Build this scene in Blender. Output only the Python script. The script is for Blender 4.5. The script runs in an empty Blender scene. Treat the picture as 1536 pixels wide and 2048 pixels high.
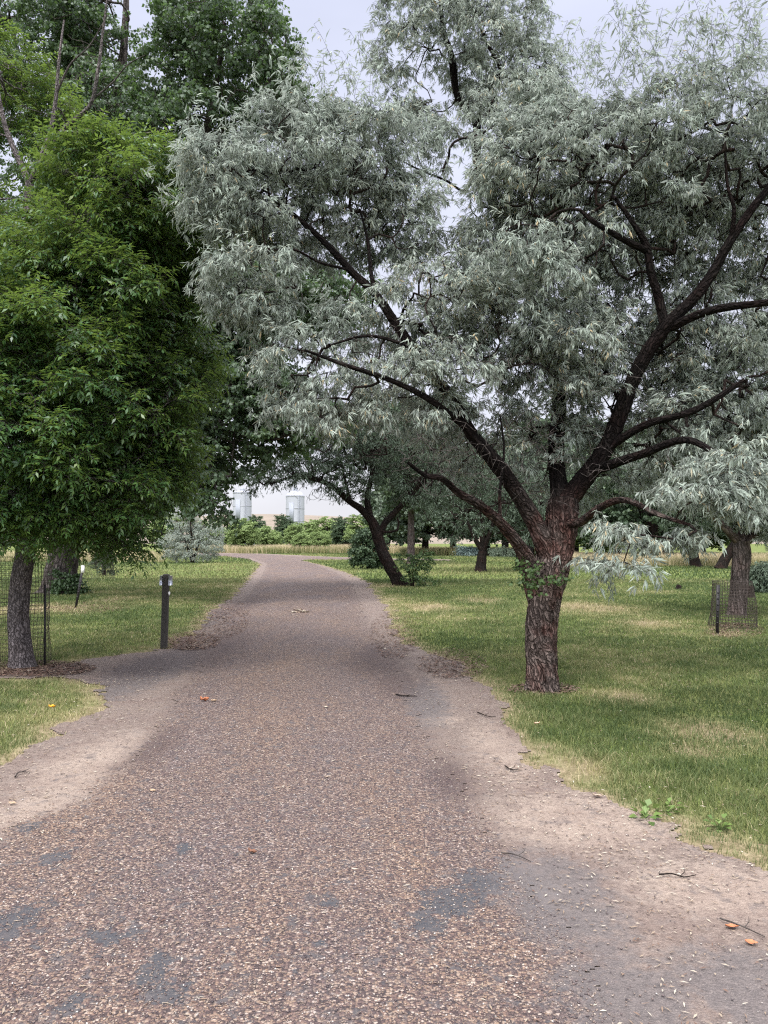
import bpy, math, random
import numpy as np
from math import radians as R
rng = np.random.default_rng(7)
random.seed(7)
S = bpy.context.scene
C = S.collection

# ---------------------------------------------------------------- camera
CAMZ, F, PITCH = 1.6, 1547.0, R(2.26)
cam = bpy.data.cameras.new('camera'); camo = bpy.data.objects.new('camera', cam); C.objects.link(camo)
camo.location = (0, 0, CAMZ); camo.rotation_euler = (R(90) + PITCH, 0, 0)
cam.sensor_fit = 'VERTICAL'; cam.sensor_height = 36.0; cam.lens = 36.0 * F / 2048.0
cam.clip_start = 0.1; cam.clip_end = 6000
S.camera = camo

# ---------------------------------------------------------------- sky, sun, exposure
SUN_EL, SUN_AZ = R(58), R(205)          # high, behind and a little left of the camera
w = bpy.data.worlds.new("World"); S.world = w; w.use_nodes = True
nt = w.node_tree; N = nt.nodes; L = nt.links; N.clear()
out = N.new('ShaderNodeOutputWorld'); bg = N.new('ShaderNodeBackground')
sky = N.new('ShaderNodeTexSky'); sky.sky_type = 'NISHITA'; sky.sun_disc = False
sky.sun_elevation = SUN_EL; sky.sun_rotation = SUN_AZ; sky.air_density = 1.2; sky.dust_density = 2.5
tc = N.new('ShaderNodeTexCoord'); sep = N.new('ShaderNodeSeparateXYZ'); L.new(tc.outputs['Generated'], sep.inputs[0])
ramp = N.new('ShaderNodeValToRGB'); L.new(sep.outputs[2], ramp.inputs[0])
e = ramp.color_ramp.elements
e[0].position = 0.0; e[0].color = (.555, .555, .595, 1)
e[1].position = 1.0; e[1].color = (2.6, 2.6, 2.75, 1)  # overhead sky, above the view, raised as added light on the scene
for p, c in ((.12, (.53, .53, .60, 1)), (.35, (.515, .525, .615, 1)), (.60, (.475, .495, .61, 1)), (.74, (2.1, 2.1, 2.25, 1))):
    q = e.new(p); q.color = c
mp = N.new('ShaderNodeMapping'); mp.inputs['Scale'].default_value = (1.6, 1.6, 5.0); L.new(tc.outputs['Generated'], mp.inputs[0])
cn = N.new('ShaderNodeTexNoise'); cn.inputs['Scale'].default_value = 1.3; cn.inputs['Detail'].default_value = 5; L.new(mp.outputs[0], cn.inputs[0])
cr = N.new('ShaderNodeMapRange'); cr.inputs[1].default_value = .3; cr.inputs[2].default_value = .7; cr.inputs[3].default_value = .88; cr.inputs[4].default_value = 1.12
L.new(cn.outputs[0], cr.inputs[0])
mul = N.new('ShaderNodeVectorMath'); mul.operation = 'SCALE'; L.new(ramp.outputs[0], mul.inputs[0]); L.new(cr.outputs[0], mul.inputs['Scale'])
# sky out of view behind the camera brightened, added as fill light
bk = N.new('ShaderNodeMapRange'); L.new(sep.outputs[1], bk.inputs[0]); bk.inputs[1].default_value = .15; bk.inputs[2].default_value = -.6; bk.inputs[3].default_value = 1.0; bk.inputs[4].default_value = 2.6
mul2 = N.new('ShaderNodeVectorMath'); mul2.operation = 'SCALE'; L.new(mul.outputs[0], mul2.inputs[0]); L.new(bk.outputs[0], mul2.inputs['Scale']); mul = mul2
sk = N.new('ShaderNodeVectorMath'); sk.operation = 'SCALE'; sk.inputs['Scale'].default_value = .1; L.new(sky.outputs[0], sk.inputs[0])
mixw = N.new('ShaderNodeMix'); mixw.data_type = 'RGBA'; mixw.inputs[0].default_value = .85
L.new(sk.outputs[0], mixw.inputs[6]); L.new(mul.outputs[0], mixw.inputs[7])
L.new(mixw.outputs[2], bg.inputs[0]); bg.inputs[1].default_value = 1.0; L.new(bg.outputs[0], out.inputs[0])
sl = bpy.data.lights.new('sun', 'SUN'); sl.energy = 1.8; sl.angle = R(14); sl.color = (1, .96, .9)
so = bpy.data.objects.new('sun', sl); C.objects.link(so)
so.rotation_euler = (R(90) - SUN_EL, 0, R(180) - SUN_AZ)
S.view_settings.view_transform = 'Standard'; S.view_settings.look = 'None'; S.view_settings.exposure = 0.8
S.view_settings.gamma = 1.0
S.cycles.max_bounces = 8; S.cycles.diffuse_bounces = 5; S.cycles.glossy_bounces = 2
S.cycles.transmission_bounces = 3; S.cycles.transparent_max_bounces = 6
S.cycles.use_denoising = False
S.cycles.filter_width = 1.2

# ---------------------------------------------------------------- helpers
def PX(px, py, D):
    """the point at forward distance D that lies along a sight line of the photograph"""
    a = (1024 - py) / F
    fy = math.cos(PITCH) - a * math.sin(PITCH); fz = math.sin(PITCH) + a * math.cos(PITCH)
    t = D / fy
    return np.array((t * (px - 768) / F, D, CAMZ + t * fz))
def G(px, py):
    a = (1024 - py) / F
    fy = math.cos(PITCH) - a * math.sin(PITCH); fz = math.sin(PITCH) + a * math.cos(PITCH)
    t = -CAMZ / fz
    return np.array((t * (px - 768) / F, t * fy))
def pxm(D): return D / F       # metres per photo pixel at distance D

_perm = rng.permutation(4096)
def vnoise(x, y, z=0.0):
    x, y, z = np.broadcast_arrays(np.asarray(x, float), np.asarray(y, float), np.asarray(z, float))
    xi, yi, zi = np.floor(x).astype(int), np.floor(y).astype(int), np.floor(z).astype(int)
    xf, yf, zf = x - xi, y - yi, z - zi
    u, v, q = [t * t * (3 - 2 * t) for t in (xf, yf, zf)]
    h = lambda a, b, c: _perm[(_perm[(_perm[a & 4095] + b) & 4095] + c) & 4095] / 4095.0
    l = lambda a, b, t: a + (b - a) * t
    return l(l(l(h(xi, yi, zi), h(xi+1, yi, zi), u), l(h(xi, yi+1, zi), h(xi+1, yi+1, zi), u), v),
             l(l(h(xi, yi, zi+1), h(xi+1, yi, zi+1), u), l(h(xi, yi+1, zi+1), h(xi+1, yi+1, zi+1), u), v), q)
def fbm(x, y, z=0.0, o=3):
    s = 0; a = .5; t = 0
    for i in range(o):
        s = s + a * vnoise(np.asarray(x) * 2**i + 17*i, np.asarray(y) * 2**i + 5*i, np.asarray(z) * 2**i); t += a; a *= .5
    return s / t

def put(name, V, Fq=None, Ft=None, mats=(), parent=None, attrs=None, mi=None, smooth=False, uvw=None):
    """one mesh object from arrays: quads Fq, triangles Ft"""
    V = np.asarray(V, np.float32)
    me = bpy.data.meshes.new(name)
    Fq = np.zeros((0, 4), np.int32) if Fq is None or len(Fq) == 0 else np.asarray(Fq, np.int32)
    Ft = np.zeros((0, 3), np.int32) if Ft is None or len(Ft) == 0 else np.asarray(Ft, np.int32)
    me.vertices.add(len(V)); me.vertices.foreach_set('co', V.ravel())
    nl = Fq.size + Ft.size; nf = len(Fq) + len(Ft)
    me.loops.add(nl); me.loops.foreach_set('vertex_index', np.concatenate([Fq.ravel(), Ft.ravel()]))
    me.polygons.add(nf)
    st = np.concatenate([np.arange(len(Fq)) * 4, Fq.size + np.arange(len(Ft)) * 3]).astype(np.int32)
    me.polygons.foreach_set('loop_start', st)
    if mi is not None: me.polygons.foreach_set('material_index', np.asarray(mi, np.int32))
    if smooth: me.polygons.foreach_set('use_smooth', np.ones(nf, bool))
    for k, a in (attrs or {}).items():
        a = np.asarray(a, np.float32)
        at = me.attributes.new(k, 'FLOAT' if a.ndim == 1 else 'FLOAT_VECTOR', 'POINT')
        at.data.foreach_set('value' if a.ndim == 1 else 'vector', a.ravel())
    me.update(calc_edges=True)
    for m in mats: me.materials.append(m)
    o = bpy.data.objects.new(name, me); C.objects.link(o)
    if parent is not None: o.parent = parent
    return o
def tag(o, label, cat, group=None):
    o['label'] = label; o['category'] = cat
    if group: o['group'] = group
    return o
def thing(name, label, cat, loc=(0, 0, 0), group=None):
    o = bpy.data.objects.new(name, None); C.objects.link(o); o.location = loc
    o.empty_display_size = .2
    return tag(o, label, cat, group)
def structure(o, kind='structure'): o['kind'] = kind; return o

class MB:
    def __init__(s): s.v = []; s.q = []; s.t = []; s.n = 0; s.a = {}
    def add(s, V, q=None, t=None, **at):
        V = np.asarray(V, float).reshape(-1, 3)
        if q is not None and len(q): s.q.append(np.asarray(q) + s.n)
        if t is not None and len(t): s.t.append(np.asarray(t) + s.n)
        for k, x in at.items(): s.a.setdefault(k, []).append(np.asarray(x, float))
        s.v.append(V); s.n += len(V)
    def box(s, c, h, rot=0.0):
        c = np.array(c, float); h = np.array(h, float)
        V = np.array([(x, y, z) for x in (-1, 1) for y in (-1, 1) for z in (-1, 1)], float) * h
        ca, sa = math.cos(rot), math.sin(rot)
        V = np.stack([V[:, 0]*ca - V[:, 1]*sa, V[:, 0]*sa + V[:, 1]*ca, V[:, 2]], 1) + c
        s.add(V, [(0, 1, 3, 2), (4, 6, 7, 5), (0, 4, 5, 1), (2, 3, 7, 6), (0, 2, 6, 4), (1, 5, 7, 3)])
    def tube(s, P, r, n=8, cap=True):
        V, q, bc = tube(P, r, n)
        t = []
        if cap:
            c0, c1 = len(V), len(V) + 1; m = len(V) // n
            V = np.vstack([V, P[0], P[-1]])
            t = [(c0, (i+1) % n, i) for i in range(n)] + [(c1, (m-1)*n + i, (m-1)*n + (i+1) % n) for i in range(n)]
        s.add(V, q, t)
    def build(s, name, mats, parent=None, **k):
        V = np.vstack(s.v) if s.v else np.zeros((0, 3))
        return put(name, V, np.vstack(s.q) if s.q else None, np.vstack(s.t) if s.t else None,
                   mats if isinstance(mats, (list, tuple)) else [mats], parent,
                   attrs={k2: np.concatenate(x) for k2, x in s.a.items()}, **k)

def smoothline(P, r, step):
    """Catmull-Rom through P with radii r, resampled about every step"""
    P = np.asarray(P, float); r = np.asarray(r, float)
    Q = np.vstack([2*P[0]-P[1], P, 2*P[-1]-P[-2]]); op = []; orr = []
    for i in range(len(P) - 1):
        n = max(1, int(round(np.linalg.norm(P[i+1]-P[i]) / step)))
        t = (np.arange(n) / n)[:, None]
        a, b, c, d = Q[i], Q[i+1], Q[i+2], Q[i+3]
        op.append(.5*((2*b) + (c-a)*t + (2*a-5*b+4*c-d)*t*t + (3*b-a-3*c+d)*t**3)); orr.append(r[i] + (r[i+1]-r[i])*t[:, 0])
    return np.vstack(op + [P[-1:]]), np.concatenate(orr + [r[-1:]])

def tube(P, r, n=8, bark=0.0, twist=0.0, flare=0.0, seed=0.0, freq=9.0, loops=True):
    P = np.asarray(P, float); m = len(P); r = np.broadcast_to(np.asarray(r, float), (m,)).copy()
    T = np.gradient(P, axis=0); T /= np.linalg.norm(T, axis=1)[:, None] + 1e-9
    u = np.cross(T[0], (0.3, 1, .1)); u /= np.linalg.norm(u) + 1e-9
    U = np.zeros((m, 3))
    for i in range(m):
        u = u - T[i]*np.dot(u, T[i]); u /= np.linalg.norm(u) + 1e-9; U[i] = u
    W = np.cross(T, U)
    th = np.arange(n) * 2*np.pi/n
    s = np.concatenate([[0], np.cumsum(np.linalg.norm(np.diff(P, axis=0), axis=1))])
    TH, SS = np.meshgrid(th, s); RR = np.repeat(r[:, None], n, 1)
    if flare: RR = RR * (1 + flare*np.exp(-SS/.10) * (1 + .5*np.sin(TH*4 + seed)))
    if bark:
        a = TH + SS*twist
        x, y = np.cos(a), np.sin(a)
        rid = 1 - np.abs(2*fbm(x*freq*.6+seed, y*freq*.6, SS*3.6, 2) - 1)*2.2
        rid2 = 1 - np.abs(2*fbm(x*freq*1.5+seed, y*freq*1.5, SS*11.0, 3) - 1)*2.2
        lum = fbm(x*.9+seed, y*.9+3, SS*2.5, 2) - .5
        RR = RR * (1 + lum*.28*min(1, bark*8)) + bark*r.mean()*(rid*.6 + rid2*.5)
    V = P[:, None, :] + RR[..., None]*(np.cos(TH)[..., None]*U[:, None, :] + np.sin(TH)[..., None]*W[:, None, :])
    i, j = np.meshgrid(np.arange(m-1), np.arange(n), indexing='ij'); j2 = (j+1) % n
    q = np.stack([i*n+j, i*n+j2, (i+1)*n+j2, (i+1)*n+j], -1).reshape(-1, 4)
    bc = np.stack([np.cos(TH + SS*twist)*RR.clip(.02), np.sin(TH + SS*twist)*RR.clip(.02), SS], -1).reshape(-1, 3) + seed
    return V.reshape(-1, 3), q, bc

def prisms(A, B, ra, rb, n=4):
    """many thin tapered sticks"""
    A = np.asarray(A); B = np.asarray(B); d = B - A; d /= np.linalg.norm(d, axis=1)[:, None] + 1e-9
    ref = np.where(np.abs(d[:, 2:3]) > .9, (1., 0, 0), (0, 0, 1.)); u = np.cross(d, ref); u /= np.linalg.norm(u, axis=1)[:, None] + 1e-9
    w_ = np.cross(d, u); th = np.arange(n)*2*np.pi/n; c, s = np.cos(th), np.sin(th)
    off = u[:, None, :]*c[None, :, None] + w_[:, None, :]*s[None, :, None]
    V = np.concatenate([A[:, None, :] + off*np.asarray(ra)[:, None, None], B[:, None, :] + off*np.asarray(rb)[:, None, None]], 1)
    j = np.arange(n); base = (np.arange(len(A))*2*n)[:, None, None]
    q = np.stack([j, (j+1) % n, (j+1) % n + n, j + n], -1)[None] + base
    return V.reshape(-1, 3), q.reshape(-1, 4)

# ---------------------------------------------------------------- materials
def mat(name):
    m = bpy.data.materials.new(name); m.use_nodes = True; n = m.node_tree.nodes; n.clear()
    o = n.new('ShaderNodeOutputMaterial'); p = n.new('ShaderNodeBsdfPrincipled'); m.node_tree.links.new(p.outputs[0], o.inputs[0])
    return m, n, m.node_tree.links, p, o
def rampnode(n, stops, interp='LINEAR'):
    r = n.new('ShaderNodeValToRGB'); r.color_ramp.interpolation = interp; e = r.color_ramp.elements
    e[0].position, e[0].color = stops[0][0], (*stops[0][1], 1); e[1].position, e[1].color = stops[-1][0], (*stops[-1][1], 1)
    for p, c in stops[1:-1]: q = e.new(p); q.color = (*c, 1)
    return r
def noise(n, l, vec, scale, detail=3, rough=.55, dist=0):
    t = n.new('ShaderNodeTexNoise'); t.inputs['Scale'].default_value = scale; t.inputs['Detail'].default_value = detail
    t.inputs['Roughness'].default_value = rough; t.inputs['Distortion'].default_value = dist
    if vec is not None: l.new(vec, t.inputs['Vector'])
    return t
def mix(n, l, f, a, b, blend='MIX'):
    m = n.new('ShaderNodeMix'); m.data_type = 'RGBA'; m.blend_type = blend
    for i, x in ((0, f), (6, a), (7, b)):
        if hasattr(x, 'links'): l.new(x, m.inputs[i])
        else: m.inputs[i].default_value = x if i == 0 else (*x, 1)
    return m.outputs[2]
def mrange(n, l, x, a, b, c=0., d=1.):
    m = n.new('ShaderNodeMapRange'); l.new(x, m.inputs[0])
    for i, v in ((1, a), (2, b), (3, c), (4, d)): m.inputs[i].default_value = v
    return m.outputs[0]
def attr(n, name):
    a = n.new('ShaderNodeAttribute'); a.attribute_name = name; return a
def leafmat(name, stops, rough=.5, trans=.3, tcol=None, spec=.4, back=None):
    m, n, l, p, o = mat(name)
    r = rampnode(n, stops); l.new(attr(n, 'v').outputs['Fac'], r.inputs[0]); col = r.outputs[0]
    if back is not None:
        g = n.new('ShaderNodeNewGeometry'); col = mix(n, l, g.outputs['Backfacing'], col, back)
    l.new(col, p.inputs['Base Color']); p.inputs['Roughness'].default_value = rough; p.inputs['Specular IOR Level'].default_value = spec
    t = n.new('ShaderNodeBsdfTranslucent')
    if tcol: t.inputs[0].default_value = (*tcol, 1)
    else: l.new(col, t.inputs[0])
    ms = n.new('ShaderNodeMixShader'); ms.inputs[0].default_value = trans
    l.new(p.outputs[0], ms.inputs[1]); l.new(t.outputs[0], ms.inputs[2]); l.new(ms.outputs[0], o.inputs[0])
    return m
def barkmat(name, dark, light, accent, sc=14.0, stretch=.22, bump=.5, accf=.5, crack=.75):
    m, n, l, p, o = mat(name)
    v = attr(n, 'bc').outputs['Vector']
    mp = n.new('ShaderNodeMapping'); mp.inputs['Scale'].default_value = (1, 1, stretch); l.new(v, mp.inputs[0])
    a = noise(n, l, mp.outputs[0], sc, 6, .65, .6); b = noise(n, l, mp.outputs[0], sc*4, 4, .7)
    c = noise(n, l, v, 3.0, 3)
    r = rampnode(n, [(.32, dark), (.5, tuple((x+y)/2 for x, y in zip(dark, light))), (.68, light)]); l.new(a.outputs[0], r.inputs[0])
    f = mrange(n, l, c.outputs[0], .45, .62, 0, accf)
    col = mix(n, l, f, r.outputs[0], accent)
    col = mix(n, l, .55, col, mrange(n, l, b.outputs[0], .25, .75, .25, 1.35), 'MULTIPLY')
    dv = n.new('ShaderNodeVectorMath'); dv.operation = 'SCALE'; l.new(c.outputs['Color'], dv.inputs[0]); dv.inputs['Scale'].default_value = .25
    dv2 = n.new('ShaderNodeVectorMath'); dv2.operation = 'ADD'; l.new(mp.outputs[0], dv2.inputs[0]); l.new(dv.outputs[0], dv2.inputs[1])
    vk = n.new('ShaderNodeTexVoronoi'); vk.feature = 'DISTANCE_TO_EDGE'; vk.inputs['Scale'].default_value = sc*1.15; l.new(dv2.outputs[0], vk.inputs['Vector'])
    ck = mrange(n, l, vk.outputs['Distance'], .02, .22, .22, 1.12); col = mix(n, l, crack, col, ck, 'MULTIPLY')
    col = mix(n, l, mrange(n, l, attr(n, 'dk').outputs['Fac'], 0, 1, 0, .95), col, mix(n, l, .03, (.0035, .003, .003), col))  # dk: darker upper-limb bark, with backlit shade put into the colour
    l.new(col, p.inputs['Base Color']); p.inputs['Roughness'].default_value = .95; p.inputs['Specular IOR Level'].default_value = .06
    bm = n.new('ShaderNodeBump'); bm.inputs['Strength'].default_value = bump; bm.inputs['Distance'].default_value = .02
    ad = n.new('ShaderNodeMath'); ad.operation = 'ADD'; l.new(a.outputs[0], ad.inputs[0]); l.new(ck, ad.inputs[1])
    l.new(ad.outputs[0], bm.inputs['Height']); l.new(bm.outputs[0], p.inputs['Normal'])
    return m
def plain(name, col, rough=.6, metal=0., sc=30., var=.25):
    m, n, l, p, o = mat(name)
    g = n.new('ShaderNodeTexCoord'); t = noise(n, l, g.outputs['Object'], sc, 4)
    k = mrange(n, l, t.outputs[0], .3, .7, 1-var, 1+var)
    l.new(mix(n, l, 1.0, col, k, 'MULTIPLY'), p.inputs['Base Color'])
    p.inputs['Roughness'].default_value = rough; p.inputs['Metallic'].default_value = metal
    return m

M = {}
M['olive_leaf'] = leafmat('silver_olive_leaf', [(0, (.14, .175, .14)), (.45, (.235, .28, .23)), (.8, (.31, .36, .295)), (.96, (.36, .375, .29)), (1, (.42, .34, .20))], .6, .34, None, .25, (.34, .375, .325))
M['olive_far'] = leafmat('grey_green_leaf', [(0, (.055, .085, .05)), (.6, (.11, .15, .10)), (1, (.20, .24, .17))], .6, .25)
M['ash_leaf'] = leafmat('ash_leaf', [(0, (.028, .074, .030)), (.5, (.060, .128, .036)), (.85, (.115, .180, .036)), (1, (.17, .22, .045))], .38, .36, (.15, .22, .04), .45)
M['cotton_leaf'] = leafmat('cottonwood_leaf', [(0, (.034, .060, .032)), (.6, (.070, .108, .056)), (1, (.125, .17, .095))], .48, .28, (.13, .22, .06), .35)
M['green_far'] = leafmat('bright_far_leaf', [(0, (.11, .165, .055)), (.6, (.21, .29, .095)), (1, (.32, .39, .15))], .6, .3)
M['dark_far'] = leafmat('dark_far_leaf', [(0, (.025, .05, .022)), (.6, (.055, .09, .04)), (1, (.11, .15, .07))], .6, .25)
M['blue_bush'] = leafmat('blue_bush_leaf', [(0, (.13, .20, .19)), (1, (.32, .40, .37))], .6, .2)
M['sucker_leaf'] = leafmat('sucker_leaf', [(0, (.03, .06, .02)), (.7, (.07, .12, .035)), (1, (.14, .20, .06))], .5, .3)
M['olive_bark'] = barkmat('olive_bark', (.020, .014, .012), (.24, .19, .165), (.13, .052, .040), 22, .26, 1.0, .55)
M['olive_limb'] = barkmat('olive_limb_bark', (.007, .006, .006), (.036, .029, .026), (.032, .017, .014), 16, .16, .9, .4)
M['olive_twig'] = barkmat('olive_twig', (.010, .008, .007), (.040, .033, .029), (.04, .022, .018), 20, .3, .3)
M['dead_twig'] = barkmat('dead_twig', (.045, .038, .034), (.12, .105, .094), (.08, .065, .06), 20, .3, .2)
M['ash_bark'] = barkmat('ash_bark', (.055, .047, .045), (.24, .21, .205), (.13, .10, .09), 30, .35, .8, .3)
M['cotton_bark'] = barkmat('cottonwood_bark', (.028, .024, .022), (.15, .13, .12), (.10, .08, .07), 9, .14, 1.0, .3)
M['pale_bark'] = barkmat('pale_bark', (.09, .08, .07), (.27, .25, .225), (.16, .13, .11), 20, .3, .4, .3)
M['reddish_bark'] = barkmat('grey_red_bark', (.035, .028, .026), (.20, .165, .15), (.12, .08, .07), 12, .12, .9, .5)

# ---------------------------------------------------------------- ground, roads
def gz(x, y):      # gentle undulation of the lawn
    x = np.asarray(x, float); y = np.asarray(y, float)
    return (vnoise(x*.22+3, y*.22+9) - .5)*.05*np.clip((y-2)/6, 0, 1)*np.clip(np.abs(x+1)/4, 0, 1)
def gz1(x, y): return float(gz(np.array([x]), np.array([y]))[0])

def poly_px(pts): return np.array([G(*p) for p in pts])
def inside(P, x, y):
    c = np.zeros(x.shape, bool); n = len(P)
    for i in range(n):
        x0, y0 = P[i]; x1, y1 = P[(i+1) % n]
        k = ((y0 > y) != (y1 > y)); xx = (x1-x0)*(y-y0)/(y1-y0+1e-12) + x0
        c ^= k & (x < xx)
    return c
def dist_poly(P, x, y, closed=True):
    d = np.full(x.shape, 1e9); n = len(P)
    for i in range(n if closed else n-1):
        a = P[i]; b = P[(i+1) % n]; ab = b - a; t = np.clip(((x-a[0])*ab[0] + (y-a[1])*ab[1])/(ab@ab + 1e-12), 0, 1)
        d = np.minimum(d, np.hypot(x-a[0]-t*ab[0], y-a[1]-t*ab[1]))
    return d
def refine(P, k=6, amp=.05):
    out_ = []
    for i in range(len(P)):
        a, b = P[i], P[(i+1) % len(P)]
        for t in np.arange(k)/k: out_.append(a + (b-a)*t)
    return np.array(out_)

# whole bare area (chip seal and its dirt shoulders) as walked round on the ground
LEFT = [(-900, 1900), (-500, 1660), (0, 1533), (60, 1505), (110, 1462), (205, 1425), (212, 1392), (190, 1362), (120, 1352), (0, 1356), (-300, 1352),
        (-300, 1338), (0, 1340), (70, 1336), (120, 1330), (230, 1310), (330, 1298), (385, 1270), (415, 1240), (432, 1215), (470, 1190), (500, 1160), (514, 1141), (524, 1129),
        (500, 1119), (455, 1113), (380, 1110)]
RIGHT = [(360, 1105.5), (440, 1106), (520, 1107.5), (590, 1110.5), (640, 1113), (760, 1117), (900, 1119), (900, 1122), (760, 1120), (620, 1119), (600, 1121), (640, 1129), (690, 1146), (735, 1166), (752, 1188),
         (775, 1216), (782, 1255), (815, 1290), (885, 1315), (935, 1342), (985, 1400), (1003, 1440), (1050, 1520), (1140, 1572), (1240, 1610), (1330, 1652), (1400, 1690), (1440, 1705), (1536, 1735), (1800, 1800), (2400, 2000)]
BARE = np.vstack([poly_px(LEFT + RIGHT), [(4.2, -2.9), (-4.4, -2.9)]])
CHIP = np.vstack([poly_px([(-1200, 1800), (-300, 1760), (0, 1690), (60, 1652), (130, 1630), (200, 1575), (280, 1500), (330, 1440), (380, 1370), (400, 1330), (430, 1285), (455, 1240), (490, 1200), (520, 1165), (532, 1141), (535, 1127), (505, 1117), (380, 1109),
                (360, 1106.4), (440, 1107), (520, 1108.5), (600, 1113), (760, 1117.6), (900, 1119.6), (900, 1121.4), (760, 1119.4), (600, 1118), (632, 1130), (672, 1146), (700, 1166), (715, 1200), (735, 1260), (765, 1310), (790, 1350), (812, 1400), (850, 1470), (890, 1540),
                (960, 1640), (1040, 1750), (1150, 1900), (1235, 2048), (1500, 2600)]), [(1.9, -2.9), (-4.3, -2.9)]])

ys = np.concatenate([np.arange(-3, 1.4, .1), 1.4*np.exp(np.linspace(0, math.log(170/1.4), 760))])
gx, gy = [], []
NX = 640
for yv in ys:
    half = 6 + abs(yv)*.75
    gx.append(np.sinh(np.linspace(-1, 1, NX)*1.2)/math.sinh(1.2)*half - .4 - .02*max(yv, 0)); gy.append(np.full(NX, yv))
gx = np.array(gx); gy = np.array(gy)
i, j = np.meshgrid(np.arange(len(ys)-1), np.arange(NX-1), indexing='ij')
GQ = np.stack([i*NX+j, i*NX+j+1, (i+1)*NX+j+1, (i+1)*NX+j], -1).reshape(-1, 4)
fx, fy = gx.ravel(), gy.ravel(); fz = gz(fx, fy)
jit = (fbm(fx*3.1, fy*3.1, 0, 4) - .5)*.42 + (vnoise(fx*14, fy*14) - .5)*.10
db = dist_poly(BARE, fx, fy); inb = inside(BARE, fx, fy); sb = np.where(inb, db, -db) + jit*np.clip(.8 + .03*fy, .8, 2.)
dc = dist_poly(CHIP, fx, fy); inc = inside(CHIP, fx, fy); sc_ = np.where(inc, dc, -dc) + jit*.7
lawnv = np.clip(fbm(fx*.35+40, fy*.28+11, 0, 4)*1.25 - .12, 0, 1)

def blob(lst, fx=None, fy=None):
    if fx is None: fx, fy = globals()['fx'], globals()['fy']
    v = np.zeros(fx.shape)
    for (px, py, rx, ry) in lst:
        c = G(px, py); ex = G(px+rx, py); ey = G(px, py-ry)
        a = abs(ex[0]-c[0]) + 1e-3; b = abs(ey[1]-c[1]) + 1e-3
        v = np.maximum(v, 1 - np.hypot((fx-c[0])/a, (fy-c[1])/b))
    return v
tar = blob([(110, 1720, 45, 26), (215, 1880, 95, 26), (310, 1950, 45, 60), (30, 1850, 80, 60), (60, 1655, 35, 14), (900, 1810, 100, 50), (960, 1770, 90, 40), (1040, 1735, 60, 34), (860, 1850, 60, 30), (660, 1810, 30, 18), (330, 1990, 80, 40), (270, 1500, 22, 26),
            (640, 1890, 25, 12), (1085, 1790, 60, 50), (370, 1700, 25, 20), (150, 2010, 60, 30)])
grey = blob([(1120, 1800, 150, 120), (1250, 2000, 200, 120), (1500, 1980, 180, 110), (300, 1340, 95, 55), (390, 1245, 60, 30), (850, 1400, 60, 50)])
dampd = blob([(300, 1330, 120, 40), (420, 1300, 110, 45), (760, 1320, 90, 40), (800, 1370, 80, 40), (470, 1215, 60, 30), (900, 1560, 70, 60), (300, 1500, 60, 60)])
buff = blob([(200, 1530, 160, 80), (1180, 1640, 260, 70), (1000, 1500, 80, 70), (1430, 1780, 220, 70), (60, 1620, 120, 50), (880, 1440, 60, 14)])
DRY = [(1160, 1530, 90, 50), (1420, 1465, 160, 40), (1250, 1395, 90, 20), (1180, 1215, 140, 16), (1290, 1245, 90, 12), (860, 1215, 80, 12), (60, 1345, 170, 14), (140, 1215, 150, 14), (220, 1200, 60, 12), (1460, 1270, 60, 8), (1390, 1500, 90, 25), (960, 1200, 70, 10)]
dryb = blob(DRY)
farm = np.clip((fy-60)/40, 0, 1)

V = np.stack([fx, fy, fz], 1)
att = dict(edge=np.clip(-sb, -1, 3), lawn=lawnv, dry=dryb)
# ground: near grid sunk just under the roads, big sheet beyond
m, n, l, p, o = mat('lawn_soil'); M['soil'] = m
tcn = n.new('ShaderNodeNewGeometry'); pos = tcn.outputs['Position']
a = noise(n, l, pos, .5, 5, .6); b = noise(n, l, pos, 9, 5, .7); c = noise(n, l, pos, 60, 3, .7)
grass = rampnode(n, [(.28, (.055, .085, .020)), (.5, (.105, .135, .036)), (.72, (.185, .185, .070))]); l.new(a.outputs[0], grass.inputs[0])
col = mix(n, l, .45, grass.outputs[0], mrange(n, l, b.outputs[0], .3, .7, .6, 1.5), 'MULTIPLY')
dirt = rampnode(n, [(.3, (.10, .066, .046)), (.5, (.21, .15, .105)), (.7, (.33, .25, .18))]); l.new(b.outputs[0], dirt.inputs[0])
ef = mrange(n, l, attr(n, 'edge').outputs['Fac'], -.05, .45, 1, 0)
df = mrange(n, l, attr(n, 'dry').outputs['Fac'], .0, .7, 0, .75)
mx = n.new('ShaderNodeMath'); mx.operation = 'MAXIMUM'; l.new(ef, mx.inputs[0]); l.new(df, mx.inputs[1])
geo = n.new('ShaderNodeSeparateXYZ'); l.new(pos, geo.inputs[0])
nearf = mrange(n, l, geo.outputs[1], 165, 168, 1, 0); mm = n.new('ShaderNodeMath'); mm.operation = 'MULTIPLY'; l.new(mx.outputs[0], mm.inputs[0]); l.new(nearf, mm.inputs[1])
col = mix(n, l, mm.outputs[0], col, dirt.outputs[0])
col = mix(n, l, mrange(n, l, c.outputs[0], .35, .65, 0, .5), col, (.05, .06, .02))
l.new(col, p.inputs['Base Color']); p.inputs['Roughness'].default_value = 1; p.inputs['Specular IOR Level'].default_value = .1
bm = n.new('ShaderNodeBump'); bm.inputs['Distance'].default_value = .03; bm.inputs['Strength'].default_value = .7; l.new(b.outputs[0], bm.inputs['Height']); l.new(bm.outputs[0], p.inputs['Normal'])

R0 = 2600.
xs2 = np.array([-R0, -600, -250, gx[-1, 0], gx[-1, -1], 250, 600, R0])
Vg = V.copy()
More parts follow.
